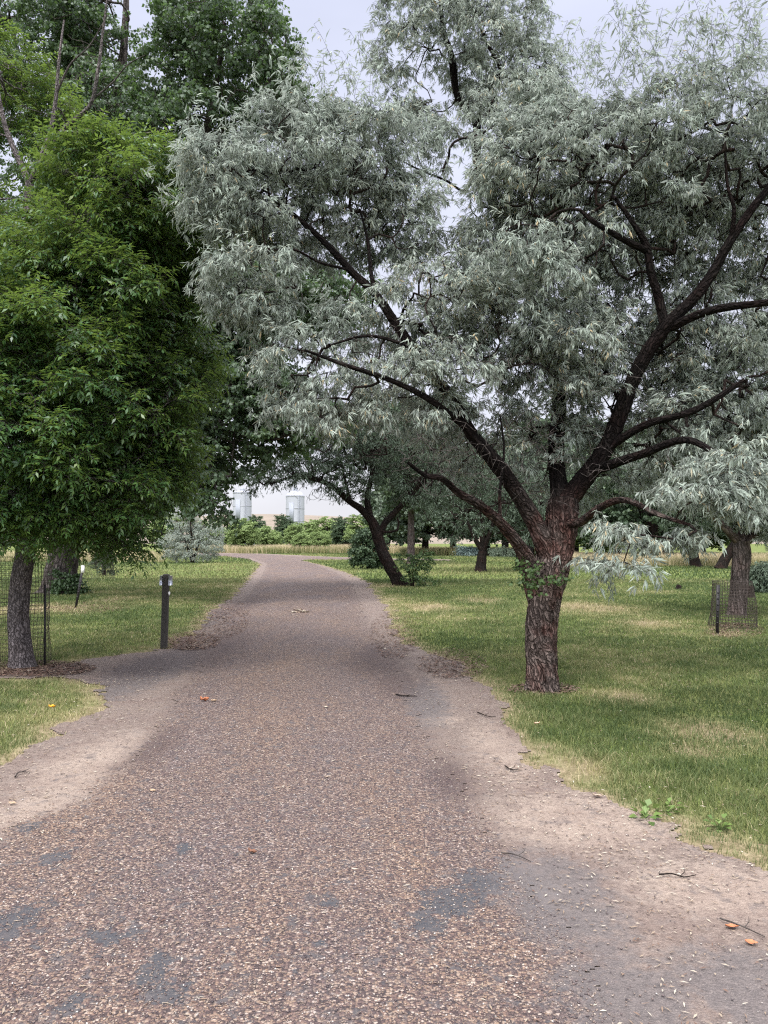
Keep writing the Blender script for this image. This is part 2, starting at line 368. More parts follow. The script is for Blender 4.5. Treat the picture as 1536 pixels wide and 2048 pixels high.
# outer apron: strips left, right, behind and beyond the near grid, sharing its outline within 4 mm
ap = []
lx = gx[:, 0]; rx = gx[:, -1]
k = len(ys)
A0 = len(Vg)
side = [];
sidx_l = np.arange(k)*NX; sidx_r = np.arange(k)*NX + NX-1
Lo = np.stack([np.full(k, -R0), ys, np.zeros(k)], 1); Ro = np.stack([np.full(k, R0), ys, np.zeros(k)], 1)
Vg = np.vstack([Vg, Lo, Ro, [(-R0, R0, 0), (R0, R0, 0), (-R0, -300, 0), (R0, -300, 0)]])
ql = np.stack([A0+np.arange(k-1), sidx_l[:-1], sidx_l[1:], A0+np.arange(1, k)], -1)
qr = np.stack([sidx_r[:-1], A0+k+np.arange(k-1), A0+k+np.arange(1, k), sidx_r[1:]], -1)
top = (k-1)*NX; FL, FR, BL, BR = A0+2*k, A0+2*k+1, A0+2*k+2, A0+2*k+3
tri = []
tj = np.arange(NX-1)
tr1 = np.stack([top+tj, top+tj+1, np.full(NX-1, FR)], -1)
tr2 = [(A0+k-1, top, FL), (top, FR, FL), (top+NX-1, A0+2*k-1, FR)]
tb1 = np.stack([tj+1, tj, np.full(NX-1, BL)], -1)
tb2 = [(0, A0, BL), (NX-1, BL, BR), (A0+k, NX-1, BR)]
pad = len(Vg) - len(fx)
ag = {kk: np.concatenate([vv, np.full(pad, 2.0 if kk == 'edge' else 0.0)]) for kk, vv in att.items()}
structure(put('ground', Vg, np.vstack([GQ, ql, qr]), np.vstack([tr1, tr2, tb1, tb2]), [M['soil']], attrs=ag, smooth=True))

# road: chip-seal gravel set in tar, with pale dirt beside it
m, n, l, p, o = mat('chip_seal'); M['road'] = m
g = n.new('ShaderNodeNewGeometry'); pos = g.outputs['Position']
wn = noise(n, l, pos, 60, 2); 
wv = n.new('ShaderNodeVectorMath'); wv.operation = 'SCALE'; l.new(wn.outputs['Color'], wv.inputs[0]); wv.inputs['Scale'].default_value = .012
wa = n.new('ShaderNodeVectorMath'); wa.operation = 'ADD'; l.new(pos, wa.inputs[0]); l.new(wv.outputs[0], wa.inputs[1])
vo = n.new('ShaderNodeTexVoronoi'); vo.inputs['Scale'].default_value = 96; l.new(wa.outputs[0], vo.inputs['Vector'])
vo2 = n.new('ShaderNodeTexVoronoi'); vo2.inputs['Scale'].default_value = 150; l.new(wa.outputs[0], vo2.inputs['Vector'])
sc3 = n.new('ShaderNodeSeparateColor'); l.new(vo.outputs['Color'], sc3.inputs[0])
stone = rampnode(n, [(0, (.034, .027, .028)), (.2, (.062, .048, .048)), (.42, (.098, .075, .069)), (.6, (.130, .097, .080)), (.78, (.17, .135, .102)), (.92, (.22, .19, .160)), (1, (.30, .28, .25))])
l.new(sc3.outputs[0], stone.inputs[0])
bmp = n.new('ShaderNodeMapping'); bmp.inputs['Scale'].default_value = (1, .3, 1); l.new(pos, bmp.inputs[0]); big = noise(n, l, bmp.outputs[0], 1.2, 5, .6); bigr = mrange(n, l, big.outputs[0], .35, .65)
tint = mix(n, l, bigr, (.95, .87, .90), (1.18, .99, .85))
stonec = mix(n, l, 1., stone.outputs[0], tint, 'MULTIPLY')
gap = mrange(n, l, vo.outputs['Distance'], .45, .75, 0, .75)
chip = mix(n, l, gap, stonec, (.026, .021, .022))
# tar showing through
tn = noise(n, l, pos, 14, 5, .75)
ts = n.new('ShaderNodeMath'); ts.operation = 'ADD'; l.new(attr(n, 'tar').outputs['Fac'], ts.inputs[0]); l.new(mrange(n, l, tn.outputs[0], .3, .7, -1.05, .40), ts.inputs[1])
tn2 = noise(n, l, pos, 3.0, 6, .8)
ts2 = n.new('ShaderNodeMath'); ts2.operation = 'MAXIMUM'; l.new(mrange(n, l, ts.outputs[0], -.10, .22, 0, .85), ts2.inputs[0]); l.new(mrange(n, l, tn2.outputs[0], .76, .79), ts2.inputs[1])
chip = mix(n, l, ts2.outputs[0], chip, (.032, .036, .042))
# dirt
dn = noise(n, l, pos, 30, 6, .8); dn2 = noise(n, l, pos, 2.2, 4, .6)
dirt = rampnode(n, [(.25, (.070, .052, .044)), (.5, (.138, .106, .088)), (.75, (.245, .195, .158))]); l.new(dn.outputs[0], dirt.inputs[0])
dirtc = mix(n, l, mrange(n, l, vo2.outputs['Distance'], .15, .35, .55, 0), dirt.outputs[0], stonec)
rn = noise(n, l, pos, 7, 6, .75)
def rough(name, lo, hi, top, amp=.55):
    q = n.new('ShaderNodeMath'); q.operation = 'ADD'; l.new(attr(n, name).outputs['Fac'], q.inputs[0]); l.new(mrange(n, l, rn.outputs[0], .3, .7, -amp, amp), q.inputs[1])
    return mrange(n, l, q.outputs[0], lo, hi, 0, top)
dirtc = mix(n, l, rough('buff', .05, .5, .8), dirtc, mix(n, l, mrange(n, l, dn.outputs[0], .3, .7), (.175, .132, .106), (.305, .245, .195)))
dirtc = mix(n, l, mrange(n, l, dn2.outputs[0], .4, .7, 0, .4), dirtc, (.095, .060, .050))
cf = n.new('ShaderNodeMath'); cf.operation = 'ADD'; l.new(attr(n, 'chip').outputs['Fac'], cf.inputs[0]); l.new(mrange(n, l, dn.outputs[0], .25, .75, -.42, .42), cf.inputs[1])
col = mix(n, l, mrange(n, l, cf.outputs[0], -.05, .05), dirtc, chip)
gf = n.new('ShaderNodeMath'); gf.operation = 'ADD'; l.new(attr(n, 'grey').outputs['Fac'], gf.inputs[0]); l.new(mrange(n, l, rn.outputs[0], .3, .7, -.45, .45), gf.inputs[1])
col = mix(n, l, mrange(n, l, gf.outputs[0], .05, .45, 0, .75), col, mix(n, l, mrange(n, l, dn.outputs[0], .3, .7), (.052, .049, .050), (.115, .100, .096)))
col = mix(n, l, rough('damp', .1, .7, .6, .4), col, mix(n, l, mrange(n, l, dn.outputs[0], .35, .65), (.025, .017, .017), (.07, .045, .042)))
fl = noise(n, l, pos, 170, 2, .5)
col = mix(n, l, mrange(n, l, fl.outputs[0], .66, .70, 0, .55), col, (.30, .26, .21))
l.new(col, p.inputs['Base Color']); p.inputs['Roughness'].default_value = .82; p.inputs['Specular IOR Level'].default_value = .3
bm = n.new('ShaderNodeBump'); bm.inputs['Strength'].default_value = .9; bm.inputs['Distance'].default_value = .006
hs = n.new('ShaderNodeMath'); hs.operation = 'MULTIPLY_ADD'; l.new(vo.outputs['Distance'], hs.inputs[0]); hs.inputs[1].default_value = -1.0; l.new(sc3.outputs[1], hs.inputs[2])
hm = n.new('ShaderNodeMath'); hm.operation = 'MULTIPLY'; l.new(hs.outputs[0], hm.inputs[0]); l.new(mrange(n, l, ts2.outputs[0], 0, 1, 1, .1), hm.inputs[1])
l.new(hm.outputs[0], bm.inputs['Height']); l.new(bm.outputs[0], p.inputs['Normal'])

ra = dict(chip=np.clip(sc_, -1.5, 1.5), tar=tar, grey=grey, damp=dampd, buff=buff)
keep = (sb[GQ] > 0).sum(1) >= 2
chipf = (sc_[GQ] > 0).sum(1) >= 2
def sub(faces, name, dz):
    u, inv = np.unique(faces, return_inverse=True)
    o = put(name, V[u] + (0, 0, dz), inv.reshape(-1, 4), None, [M['road']], attrs={kk: vv[u] for kk, vv in ra.items()}, smooth=True)
    return structure(o)
sub(GQ[keep & chipf], 'road', .012)
sub(GQ[keep & ~chipf], 'dirt_shoulder', .008)

# far rise
hx = np.linspace(-1500, 1500, 200); prof = 36 + 17*np.exp(-((hx+230)/170)**2) + 6*vnoise(hx*.0042+2, 0.) + 4*vnoise(hx*.013, 3.)
hv = []; 
for t, yy in ((0, 1000), (.35, 1120), (.7, 1240), (.93, 1330), (1, 1400), (.6, 1700)):
    hv.append(np.stack([hx, yy + 40*vnoise(hx*.006, yy*.01), prof*t - (1 if t == 0 else 0)], 1))
hv = np.array(hv); i, j = np.meshgrid(np.arange(5), np.arange(199), indexing='ij')
hq = np.stack([i*200+j, i*200+j+1, (i+1)*200+j+1, (i+1)*200+j], -1).reshape(-1, 4)
m, n, l, p, o = mat('dry_hill'); g = n.new('ShaderNodeNewGeometry')
a = noise(n, l, g.outputs['Position'], .02, 6, .65); r = rampnode(n, [(.3, (.125, .102, .075)), (.7, (.19, .155, .118))]); l.new(a.outputs[0], r.inputs[0]); l.new(r.outputs[0], p.inputs['Base Color']); p.inputs['Roughness'].default_value = 1
structure(put('hill', hv.reshape(-1, 3), hq, None, [m], smooth=True))

# ---------------------------------------------------------------- tree building
def leaf_quads(base, d, nrm, ln, wd, cup=.12, wide=.45, droop=0.0):
    """kite leaves: base, right, tip, left"""
    d = d/np.linalg.norm(d, axis=1)[:, None]; s = np.cross(d, nrm); s /= np.linalg.norm(s, axis=1)[:, None] + 1e-9; nn = np.cross(s, d)
    ln = np.asarray(ln)[:, None]; wd = np.asarray(wd)[:, None]
    tip = base + d*ln - nn*droop*ln
    mid = base + d*ln*wide + nn*wd*cup
    V = np.stack([base, mid + s*wd*.5, tip, mid - s*wd*.5], 1).reshape(-1, 3)
    q = np.arange(len(V)).reshape(-1, 4)
    return V, q

def tmpl_olive(r, up=False, n=17, ln=.34, leaf=.068, w=.0125, hang=1.0):
    t = np.linspace(0, 1, 9); az = 0; el0 = R(75) if up else R(r.uniform(-10, 30)); el1 = R(55) if up else R(r.uniform(-75, -35))
    el = el0 + (el1-el0)*t; st = ln/8
    X = np.cumsum(np.stack([np.cos(el)*st, np.full(9, r.normal()*.003), np.sin(el)*st], 1), 0); X -= X[0]
    A, B = X[:-1], X[1:]
    tt = np.sort(r.uniform(.1, 1, n)); idx = np.clip((tt*8).astype(int), 0, 7); f = tt*8-idx
    base = A[idx]*(1-f[:, None]) + B[idx]*f[:, None]; td = B[idx]-A[idx]; td /= np.linalg.norm(td, axis=1)[:, None]
    a = r.uniform(0, 2*np.pi, n); out_ = np.stack([np.cos(a), np.sin(a), np.zeros(n)], 1)
    if up: d = td*.5 + out_*.55 + np.array((0, 0, -.25)) + r.normal(0, .15, (n, 3))
    else: d = td*.45 + out_*.5 + np.array((0, 0, -.75*hang)) + r.normal(0, .18, (n, 3))
    nrm = out_*.6 + np.array((0, 0, .8)) + r.normal(0, .35, (n, 3))
    V, q = leaf_quads(base, d, nrm, leaf*r.uniform(.55, 1.2, n)*(1-.3*tt), w*r.uniform(.8, 1.2, n), .1, .5, .12)
    return V, q, A, B
def tmpl_fan(r, ln=.26, spurs=5, per=6, leaf=.088, w=.0140, fan=.75, el0=None, el1=None):
    t = np.linspace(0, 1, 8); e0 = R(r.uniform(-15, 45)) if el0 is None else R(el0); e1 = R(r.uniform(-55, 5)) if el1 is None else R(el1)
    el = e0 + (e1-e0)*t; yw = r.normal(0, .5)*t; st = ln/7
    X = np.cumsum(np.stack([np.cos(el)*np.cos(yw)*st, np.cos(el)*np.sin(yw)*st, np.sin(el)*st], 1), 0); X -= X[0]; A, B = X[:-1], X[1:]
    bs, ds, ns, ls, ws = [], [], [], [], []
    tt = np.linspace(.18, 1, spurs) + r.normal(0, .03, spurs); SA, SB = [], []
    for q in np.clip(tt, 0, 1):
        i = min(6, int(q*7)); f = q*7-i; p0 = A[i]*(1-f) + B[i]*f; td = (B[i]-A[i])/st
        a0 = r.uniform(0, 6.28); sp = np.array((math.cos(a0), math.sin(a0), r.uniform(-.5, .5))); p1 = p0 + sp*r.uniform(.015, .05); SA.append(p0); SB.append(p1)
        ax = td*.5 + sp*.5 + np.array((0, 0, -.65)); ax /= np.linalg.norm(ax)
        for k in range(per):
            d = ax + r.normal(0, fan*.55, 3); d /= np.linalg.norm(d); d = d + np.array((0, 0, -.25))
            bs.append(p1 + r.normal(0, .006, 3)); ds.append(d); ns.append(r.normal(0, .5, 3) + np.array((0, 0, .9)) + sp*.4); l_ = leaf*r.uniform(.45, 1.15); ls.append(l_); ws.append(w*r.uniform(.75, 1.15)*(l_/leaf)**.4)
    V, q = leaf_quads(np.array(bs), np.array(ds), np.array(ns), np.array(ls), np.array(ws), .1, .48, .10)
    return V, q, np.vstack([A, SA]), np.vstack([B, SB])
def tmpl_ash(r, nl=8, leaflet=.070, w=.0255, ln=.34):
    base = []; D = []; Nn = []; LN = []; A = []; B = []
    tw = np.array((1, 0, r.uniform(-.15, .5))); tw /= np.linalg.norm(tw)
    A.append((0, 0, 0)); B.append(tw*ln)
    for k in range(nl):
        t = .35 + .65*(k//2)/(max(1, nl//2-1)); a = (k % 2)*np.pi + r.uniform(-.5, .5) + (k//2)*1.57
        o0 = tw*ln*t; side = np.array((0, math.cos(a), math.sin(a)*.6)); d = tw*.6 + side*.9 + (0, 0, .25); d /= np.linalg.norm(d)
        rl = r.uniform(.13, .2)
        e1 = o0 + d*rl*.5; d2 = d + (0, 0, -.6); d2 /= np.linalg.norm(d2); e2 = e1 + d2*rl*.5
        A += [o0, e1]; B += [e1, e2]
        s = np.cross(d2, (0, 0, 1)); s /= np.linalg.norm(s)+1e-9
        for tt, sg in ((.45, 1), (.45, -1), (.7, 1), (.7, -1), (.95, 1), (.95, -1), (1, 0)):
            bpt = o0 + (e1-o0)*min(1, tt*2) if tt < .5 else e1 + (e2-e1)*(tt-.5)*2
            ld = d2*.55 + s*sg*.95 + r.normal(0, .16, 3) + np.array((0, 0, -.14))
            base.append(bpt); D.append(ld); Nn.append(np.array((0, 0, 1.)) + r.normal(0, .3, 3)); LN.append(leaflet*r.uniform(.75, 1.15))
    LN = np.array(LN); V, q = leaf_quads(np.array(base), np.array(D), np.array(Nn), LN, w*LN/leaflet, .12, .42, .15)
    return V, q, np.array(A), np.array(B)
def tmpl_cotton(r, n=13, leaf=.086, ln=.45, hang=.5):
    t = np.linspace(0, 1, 6); el = R(20) - t*R(r.uniform(20, 100)*hang*1.6); st = ln/5
    X = np.cumsum(np.stack([np.cos(el)*st, np.zeros(6), np.sin(el)*st], 1), 0); X -= X[0]; A, B = X[:-1], X[1:]
    tt = r.uniform(.1, 1, n); idx = np.clip((tt*5).astype(int), 0, 4); f = (tt*5-idx)[:, None]; b0 = A[idx]*(1-f) + B[idx]*f
    a = r.uniform(0, 2*np.pi, n); out_ = np.stack([np.cos(a), np.sin(a), r.uniform(-.5, .5, n)], 1)
    b1 = b0 + out_*.05
    d = out_*.5 + np.array((0, 0, -.7)) + r.normal(0, .35, (n, 3)); nrm = r.normal(0, 1, (n, 3)) + np.array((0, 0, .5))
    V, q = leaf_quads(b1, d, nrm, leaf*r.uniform(.7, 1.2, n), leaf*.95*r.uniform(.8, 1.1, n), .12, .36, .1)
    return V, q, np.vstack([A, b0]), np.vstack([B, b1])

def stamp(templates, P, yaw, tilt, sc, r, vbase=None):
    """copies of leaf-spray templates at P, as arrays"""
    VV, QQ, AA, BB, at = [], [], [], [], []
    n0 = 0; which = r.integers(0, len(templates), len(P))
    for k, (TV, TQ, TA, TB) in enumerate(templates):
        s = np.where(which == k)[0]
        if not len(s): continue
        cy, sy = np.cos(yaw[s]), np.sin(yaw[s]); ct, st = np.cos(tilt[s]), np.sin(tilt[s])
        z = np.zeros(len(s)); rho = r.normal(0, .35, len(s)); cr_, sr_ = np.cos(rho), np.sin(rho)
        Rz = np.stack([np.stack([cy, -sy, z], 1), np.stack([sy, cy, z], 1), np.stack([z, z, z+1], 1)], 1)
        Ry = np.stack([np.stack([ct, z, -st], 1), np.stack([z, z+1, z], 1), np.stack([st, z, ct], 1)], 1)
        Rx = np.stack([np.stack([z+1, z, z], 1), np.stack([z, cr_, -sr_], 1), np.stack([z, sr_, cr_], 1)], 1)
        Mx = (Rz @ Ry @ Rx)*sc[s][:, None, None]
        V = np.einsum('nij,vj->nvi', Mx, TV) + P[s][:, None, :]
        VV.append(V.reshape(-1, 3)); QQ.append((TQ[None] + (np.arange(len(s))*len(TV))[:, None, None]).reshape(-1, 4) + n0); n0 += V.shape[0]*V.shape[1]
        nl = len(TV)//4
        b = (vbase[s] if vbase is not None else np.full(len(s), .5))[:, None] + r.normal(0, .17, (len(s), nl))
        at.append(np.repeat(np.clip(b, 0, 1).ravel(), 4))
        AA.append((np.einsum('nij,vj->nvi', Mx, TA) + P[s][:, None, :]).reshape(-1, 3)); BB.append((np.einsum('nij,vj->nvi', Mx, TB) + P[s][:, None, :]).reshape(-1, 3))
    return np.vstack(VV), np.vstack(QQ), np.vstack(AA), np.vstack(BB), np.concatenate(at)

def grow(nodes, parent, targets, step=.16, wig=.10, arch=.12, maxd=None):
    n = len(nodes); cap = n + int(len(targets)*60 + 2000)
    P = np.zeros((cap, 3)); P[:n] = nodes; par = np.zeros(cap, int); par[:n] = parent
    d0 = np.array([np.min(((nodes - t)**2).sum(1)) for t in targets]); tips = []
    for ti in np.argsort(d0):
        t = targets[ti]; dd = ((P[:n] - t)**2).sum(1); k = int(np.argmin(dd)); d = math.sqrt(dd[k])
        if d < step*.5: tips.append(k); continue
        if maxd and d > maxd: continue
        a = P[k]; pd = a - P[par[k]]; nn_ = np.linalg.norm(pd); pd = pd/nn_ if nn_ > 1e-6 else np.array((0, 0, 1.))
        c = a + pd*min(d*.3, .14) + np.array((0, 0, 1))*d*arch + (t-a)*.25
        m = max(1, min(45, int(math.ceil(d/step))))
        s = (np.arange(1, m+1)/m)[:, None]; Q = (1-s)**2*a + 2*s*(1-s)*c + s*s*t
        Q[:-1] += rng.normal(0, wig*step, (m-1, 3))
        if n + m > cap: break
        P[n:n+m] = Q; par[n] = k; par[n+1:n+m] = np.arange(n, n+m-1); n += m; tips.append(n-1)
    return P[:n], par[:n], np.array(tips)

def blobs_sample(blobs, count, shell=.42):
    """points in ellipsoids (px, py, D, rx px, ry px, rz m [, weight])"""
    W = np.array([b[3]*b[4]*(b[6] if len(b) > 6 else 1) for b in blobs], float); W /= W.sum(); pts = []
    for b, w_ in zip(blobs, W):
        k = max(3, int(round(count*w_))); d = rng.normal(size=(k, 3)); d /= np.linalg.norm(d, axis=1)[:, None]
        r = rng.uniform(size=k)**shell; d *= r[:, None]
        c = PX(b[0], b[1], b[2]); pts.append(c + d*np.array((b[3]*pxm(b[2]), b[5], b[4]*pxm(b[2]))))
    return np.vstack(pts)

def tree(name, label, base, limbs, blobs, nt, templates, leafm, barkm, twigm, group=None, step=.16, rtip=.0035, spray_sc=1., sprays_per=3, pw=.44,
         dead=None, bark=.035, freq=9., flare=.25, twist=.5, extra=None, nside=28, cat='tree', wig=.10, arch=.12, vb=.5, dark=None, rmax=.05):
    """limbs: list of (points [(px,py,D)...] or world points, radii, bark detail)"""
    th = thing(name, label, cat, tuple(base), group); b0 = np.array(base, float)
    tm = MB(); nodes = []; par = []; lmi = []; dks = []
    for li, (pts, rr) in enumerate(limbs):
        Pw = np.array([PX(*q) if isinstance(q, tuple) else q for q in pts], float)
        if li == 0: Pw[0] = b0 - (0, 0, .06)
        Ps, rs = smoothline(Pw, rr, min(.05, max(.012, rr[0]*.12)))
        big = rr[0] > .07
        Vt, qt, bc = tube(Ps, rs, nside*4 if (big and li < 2) else (nside if rr[0] > .04 else 10), bark if rr[0] > .03 else 0, twist, flare if li == 0 else 0, seed=li*3.7, freq=freq)
        tm.add(Vt, qt, bc=bc); lmi.append(np.zeros(len(qt)))
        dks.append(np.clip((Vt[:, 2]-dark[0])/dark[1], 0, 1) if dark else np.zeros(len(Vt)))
        Pn, _ = smoothline(Pw, rr, .14); k0 = len(nodes)
        if li == 0: p0 = 0
        else: p0 = int(np.argmin(((np.array(nodes) - Pn[0])**2).sum(1)))
        sk = 0 if li else int(len(Pn)*.45)
        for q, x in enumerate(Pn):
            nodes.append(x); par.append(p0 if q == 0 else k0+q-1)
    nodes = np.array(nodes); par = np.array(par); nl = len(nodes)
    # targets attach to limbs only in their upper parts
    T = blobs_sample(blobs, nt)
    hmin = nodes[0, 2] + .35*(np.array([x[2] for x in nodes]).max() - nodes[0, 2])*.5
    P, pr, tips = grow(nodes, par, T, step, wig, arch)
    n = len(P); cnt = np.zeros(n); cnt[tips] += 1
    for k in range(n-1, nl-1, -1): cnt[pr[k]] += cnt[k]
    rad = np.minimum(rtip*np.maximum(cnt, 1)**pw, rmax)
    ks = np.arange(nl, n); ra_ = np.minimum(rad[pr[ks]], rad[ks]*1.35); ra_[pr[ks] < nl] = rad[ks][pr[ks] < nl]*1.3
    Vt, qt = prisms(P[pr[ks]], P[ks], ra_, rad[ks], 5)
    bcs = Vt*1.0
    tw = MB(); tw.add(Vt, qt, bc=bcs)
    if dead:
        Td = blobs_sample(dead[0], dead[1], .45); Pd, pd_, _ = grow(P[rng.choice(n, min(n, 4000), replace=False)], np.zeros(min(n, 4000), int), Td, .17, .12, .02, 1.1)
        kd = np.arange(min(n, 4000), len(Pd)); Vd, qd = prisms(Pd[pd_[kd]], Pd[kd], np.full(len(kd), .0036 if len(dead) < 3 else dead[2]), np.full(len(kd), .0026 if len(dead) < 3 else dead[2]*.7), 3)
        dm = (Vd, qd)
    # sprays
    cand = ks[cnt[ks] <= 2.5]; per = int(len(T)*sprays_per); pick = rng.choice(cand, per, replace=per > len(cand)); pick = np.concatenate([pick, tips[tips >= nl]])
    dirv = P[pick] - P[pr[pick]]; yaw = np.arctan2(dirv[:, 1], dirv[:, 0]) + rng.normal(0, .7, len(pick))
    tilt = np.clip(np.arctan2(dirv[:, 2], np.hypot(dirv[:, 0], dirv[:, 1]))*.4, -.5, .7) + rng.normal(0, .15, len(pick))
    pos_ = P[pick] + rng.normal(0, .02, (len(pick), 3))
    vbs = vb + (vnoise(pos_[:, 0]*2.2, pos_[:, 1]*2.2, pos_[:, 2]*2.2) - .5)*.5
    LV, LQ, TA, TB, va = stamp(templates, pos_, yaw, tilt, spray_sc*rng.uniform(.75, 1.2, len(pick)), rng, vbs)
    if extra:
        e = extra(); LQ = np.vstack([LQ, e[1] + len(LV)]); LV = np.vstack([LV, e[0]]); TA = np.vstack([TA, e[2]]); TB = np.vstack([TB, e[3]]); va = np.concatenate([va, e[4]])
    d = TB - TA; VT, QT = prisms(TA, TB, np.full(len(TA), .0016*spray_sc), np.full(len(TA), .0012*spray_sc), 3)
    V1 = np.vstack([LV, VT]) - b0; Q1 = np.vstack([LQ, QT + len(LV)])
    mi = np.concatenate([np.zeros(len(LQ)), np.ones(len(QT))])
    cr_ = put('crown', V1, Q1, None, [leafm, twigm], th, attrs=dict(v=np.concatenate([va, np.zeros(len(VT))]), bc=V1), mi=mi)
    t1 = tm; 
    Vb = np.vstack(t1.v) - b0; bcA = np.concatenate(t1.a['bc']); qA = np.vstack(t1.q); k1 = len(qA); nv = len(Vb)
    Vall = np.vstack([Vb, Vt - b0]); qall = np.vstack([qA, qt + nv]); bcall = np.vstack([bcA, bcs]); mi = np.concatenate(lmi + [np.ones(len(qt))])
    if dead:
        qall = np.vstack([qall, dm[1] + len(Vall)]); Vall = np.vstack([Vall, dm[0] - b0]); bcall = np.vstack([bcall, dm[0]]); mi = np.concatenate([mi, np.full(len(dm[1]), 2)])
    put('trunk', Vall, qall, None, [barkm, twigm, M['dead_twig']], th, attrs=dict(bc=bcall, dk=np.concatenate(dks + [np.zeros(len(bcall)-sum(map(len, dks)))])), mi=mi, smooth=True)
    return th

def base_px(px, py):
    g_ = G(px, py); return np.array((g_[0], g_[1], gz1(g_[0], g_[1])))

rt = np.random.default_rng(3)
TO = [tmpl_fan(rt) for _ in range(14)]
TOU = [tmpl_fan(rt, ln=.44, spurs=9, per=3, leaf=.10, w=.018, el0=82, el1=60) for _ in range(5)]
TOF = [tmpl_olive(rt, n=9, ln=.5, leaf=.14, w=.034) for _ in range(6)]
TA_ = [tmpl_ash(rt) for _ in range(8)]
TC = [tmpl_cotton(rt) for _ in range(9)]
TCF = [tmpl_cotton(rt, n=12, leaf=.17, ln=.7) for _ in range(6)]
TOB = [tmpl_fan(rt, ln=.22, spurs=4, per=7, leaf=.095, w=.0165, fan=.8) for _ in range(8)]

# ---- the big silver olive right of the road
b = base_px(1085, 1383)
D0 = b[1]
limbs = [
 ([b, (1084, 1330, D0), (1083, 1270, D0), (1087, 1210, D0), (1100, 1150, D0+.02), (1113, 1095, D0+.03), (1122, 1050, D0+.05), (1128, 1000, D0+.1)], [.158, .146, .140, .147, .168, .160, .15, .13]),
 ([(1078, 1215, D0), (1066, 1165, D0-.03), (1056, 1125, D0-.1), (1036, 1088, D0-.25), (1000, 1045, D0-.5), (958, 1010, D0-.8), (916, 985, D0-1.0), (885, 958, D0-1.2), (850, 950, D0-1.3), (815, 925, D0-1.4)], [.10, .10, .080, .060, .046, .036, .028, .020, .013, .005]),
 ([(1100, 1130, D0), (1086, 1085, D0-.05), (1062, 1030, D0-.1), (1030, 978, D0-.2), (985, 918, D0-.35), (940, 862, D0-.4), (900, 790, D0-.4), (850, 735, D0-.3), (800, 660, D0-.2), (752, 590, D0-.1), (705, 545, D0), (655, 490, D0), (600, 440, D0+.1), (540, 395, D0+.1)], [.10, .095, .085, .078, .068, .058, .05, .045, .042, .038, .032, .026, .018, .010]),
 ([(1120, 1060, D0+.05), (1118, 980, D0+.15), (1112, 900, D0+.4), (1118, 800, D0+.7), (1100, 700, D0+1.0), (1060, 590, D0+1.3), (1015, 490, D0+1.5), (985, 400, D0+1.6), (955, 330, D0+1.7), (952, 245, D0+1.8), (915, 195, D0+1.8), (905, 120, D0+1.8), (885, 50, D0+1.9), (880, -40, D0+1.9)], [  .10, .09, .082, .075, .068, .06, .054, .048, .05, .045, .036, .03, .022, .014]),
 ([(1125, 1010, D0+.1), (1170, 955, D0+.05), (1215, 890, D0-.05), (1245, 815, D0-.15), (1278, 735, D0-.25), (1330, 655, D0-.35), (1385, 600, D0-.45), (1425, 545, D0-.5), (1462, 480, D0-.6), (1510, 410, D0-.6), (1560, 350, D0-.5)], [.115, .095, .083, .072, .066, .060, .049, .042, .035, .029, .02]),
 ([(1130, 1045, D0+.05), (1160, 1045, D0-.3), (1200, 1015, D0-.8), (1250, 1000, D0-1.2), (1320, 1030, D0-1.7), (1380, 1050, D0-1.9)], [.048, .042, .032, .024, .016, .008]),
 ([(1330, 655, D0-.35), (1318, 600, D0-.35), (1302, 545, D0-.4), (1292, 490, D0-.45), (1262, 440, D0-.5), (1232, 398, D0-.5)], [.05, .042, .036, .03, .022, .012]),
 ([(1340, 655, D0-.35), (1400, 628, D0-.6), (1450, 615, D0-.8), (1530, 605, D0-1.0), (1620, 590, D0-1.1)], [.045, .038, .034, .028, .02]),
 ([(1245, 815, D0-.15), (1215, 750, D0+.1), (1190, 710, D0+.2), (1160, 690, D0+.3)], [.028, .022, .016, .01]),
 ([(1290, 500, D0-.45), (1240, 475, D0-.6), (1190, 445, D0-.7), (1160, 420, D0-.7)], [.032, .028, .024, .014]),
 ([(1208, 900, D0-.05), (1290, 850, D0-.3), (1390, 820, D0-.6), (1490, 760, D0-.8)], [.045, .036, .028, .018]),
 ([(1190, 940, D0), (1280, 910, D0-.6), (1370, 880, D0-1.1), (1450, 915, D0-1.5), (1530, 930, D0-1.6)], [.05, .038, .028, .02, .012]),
 ([(752, 590, D0-.1), (742, 545, D0-.1), (735, 480, D0-.05), (720, 420, D0)], [.03, .024, .018, .01]),
 ([(940, 862, D0-.4), (860, 800, D0-.7), (780, 760, D0-.9), (690, 730, D0-.9), (610, 700, D0-.9)], [.035, .03, .024, .017, .009]),
 ([(870, 750, D0-.35), (830, 700, D0-.6), (740, 672, D0-.7), (660, 690, D0-.7)], [.028, .022, .016, .009]),
 ([(952, 250, D0+1.8), (975, 190, D0+1.75), (1000, 140, D0+1.7), (975, 90, D0+1.7), (955, 40, D0+1.7)], [.036, .030, .022, .016, .010]),
 ([(1462, 480, D0-.6), (1468, 420, D0-.7), (1455, 370, D0-.7), (1450, 300, D0-.7)], [.026, .02, .015, .01]),
 ([(952, 330, D0+1.7), (930, 380, D0+1.5), (890, 360, D0+1.3), (840, 340, D0+1.1), (800, 320, D0+1.0)], [.022, .018, .015, .012, .006]),
 ([(1000, 1045, D0-.5), (1000, 980, D0-.6), (1008, 900, D0-.6), (1000, 830, D0-.6)], [.02, .016, .012, .008]),
 ([(700, 540, D0), (640, 525, D0-.2), (590, 500, D0-.3), (540, 500, D0-.3)], [.018, .014, .011, .006]),
]
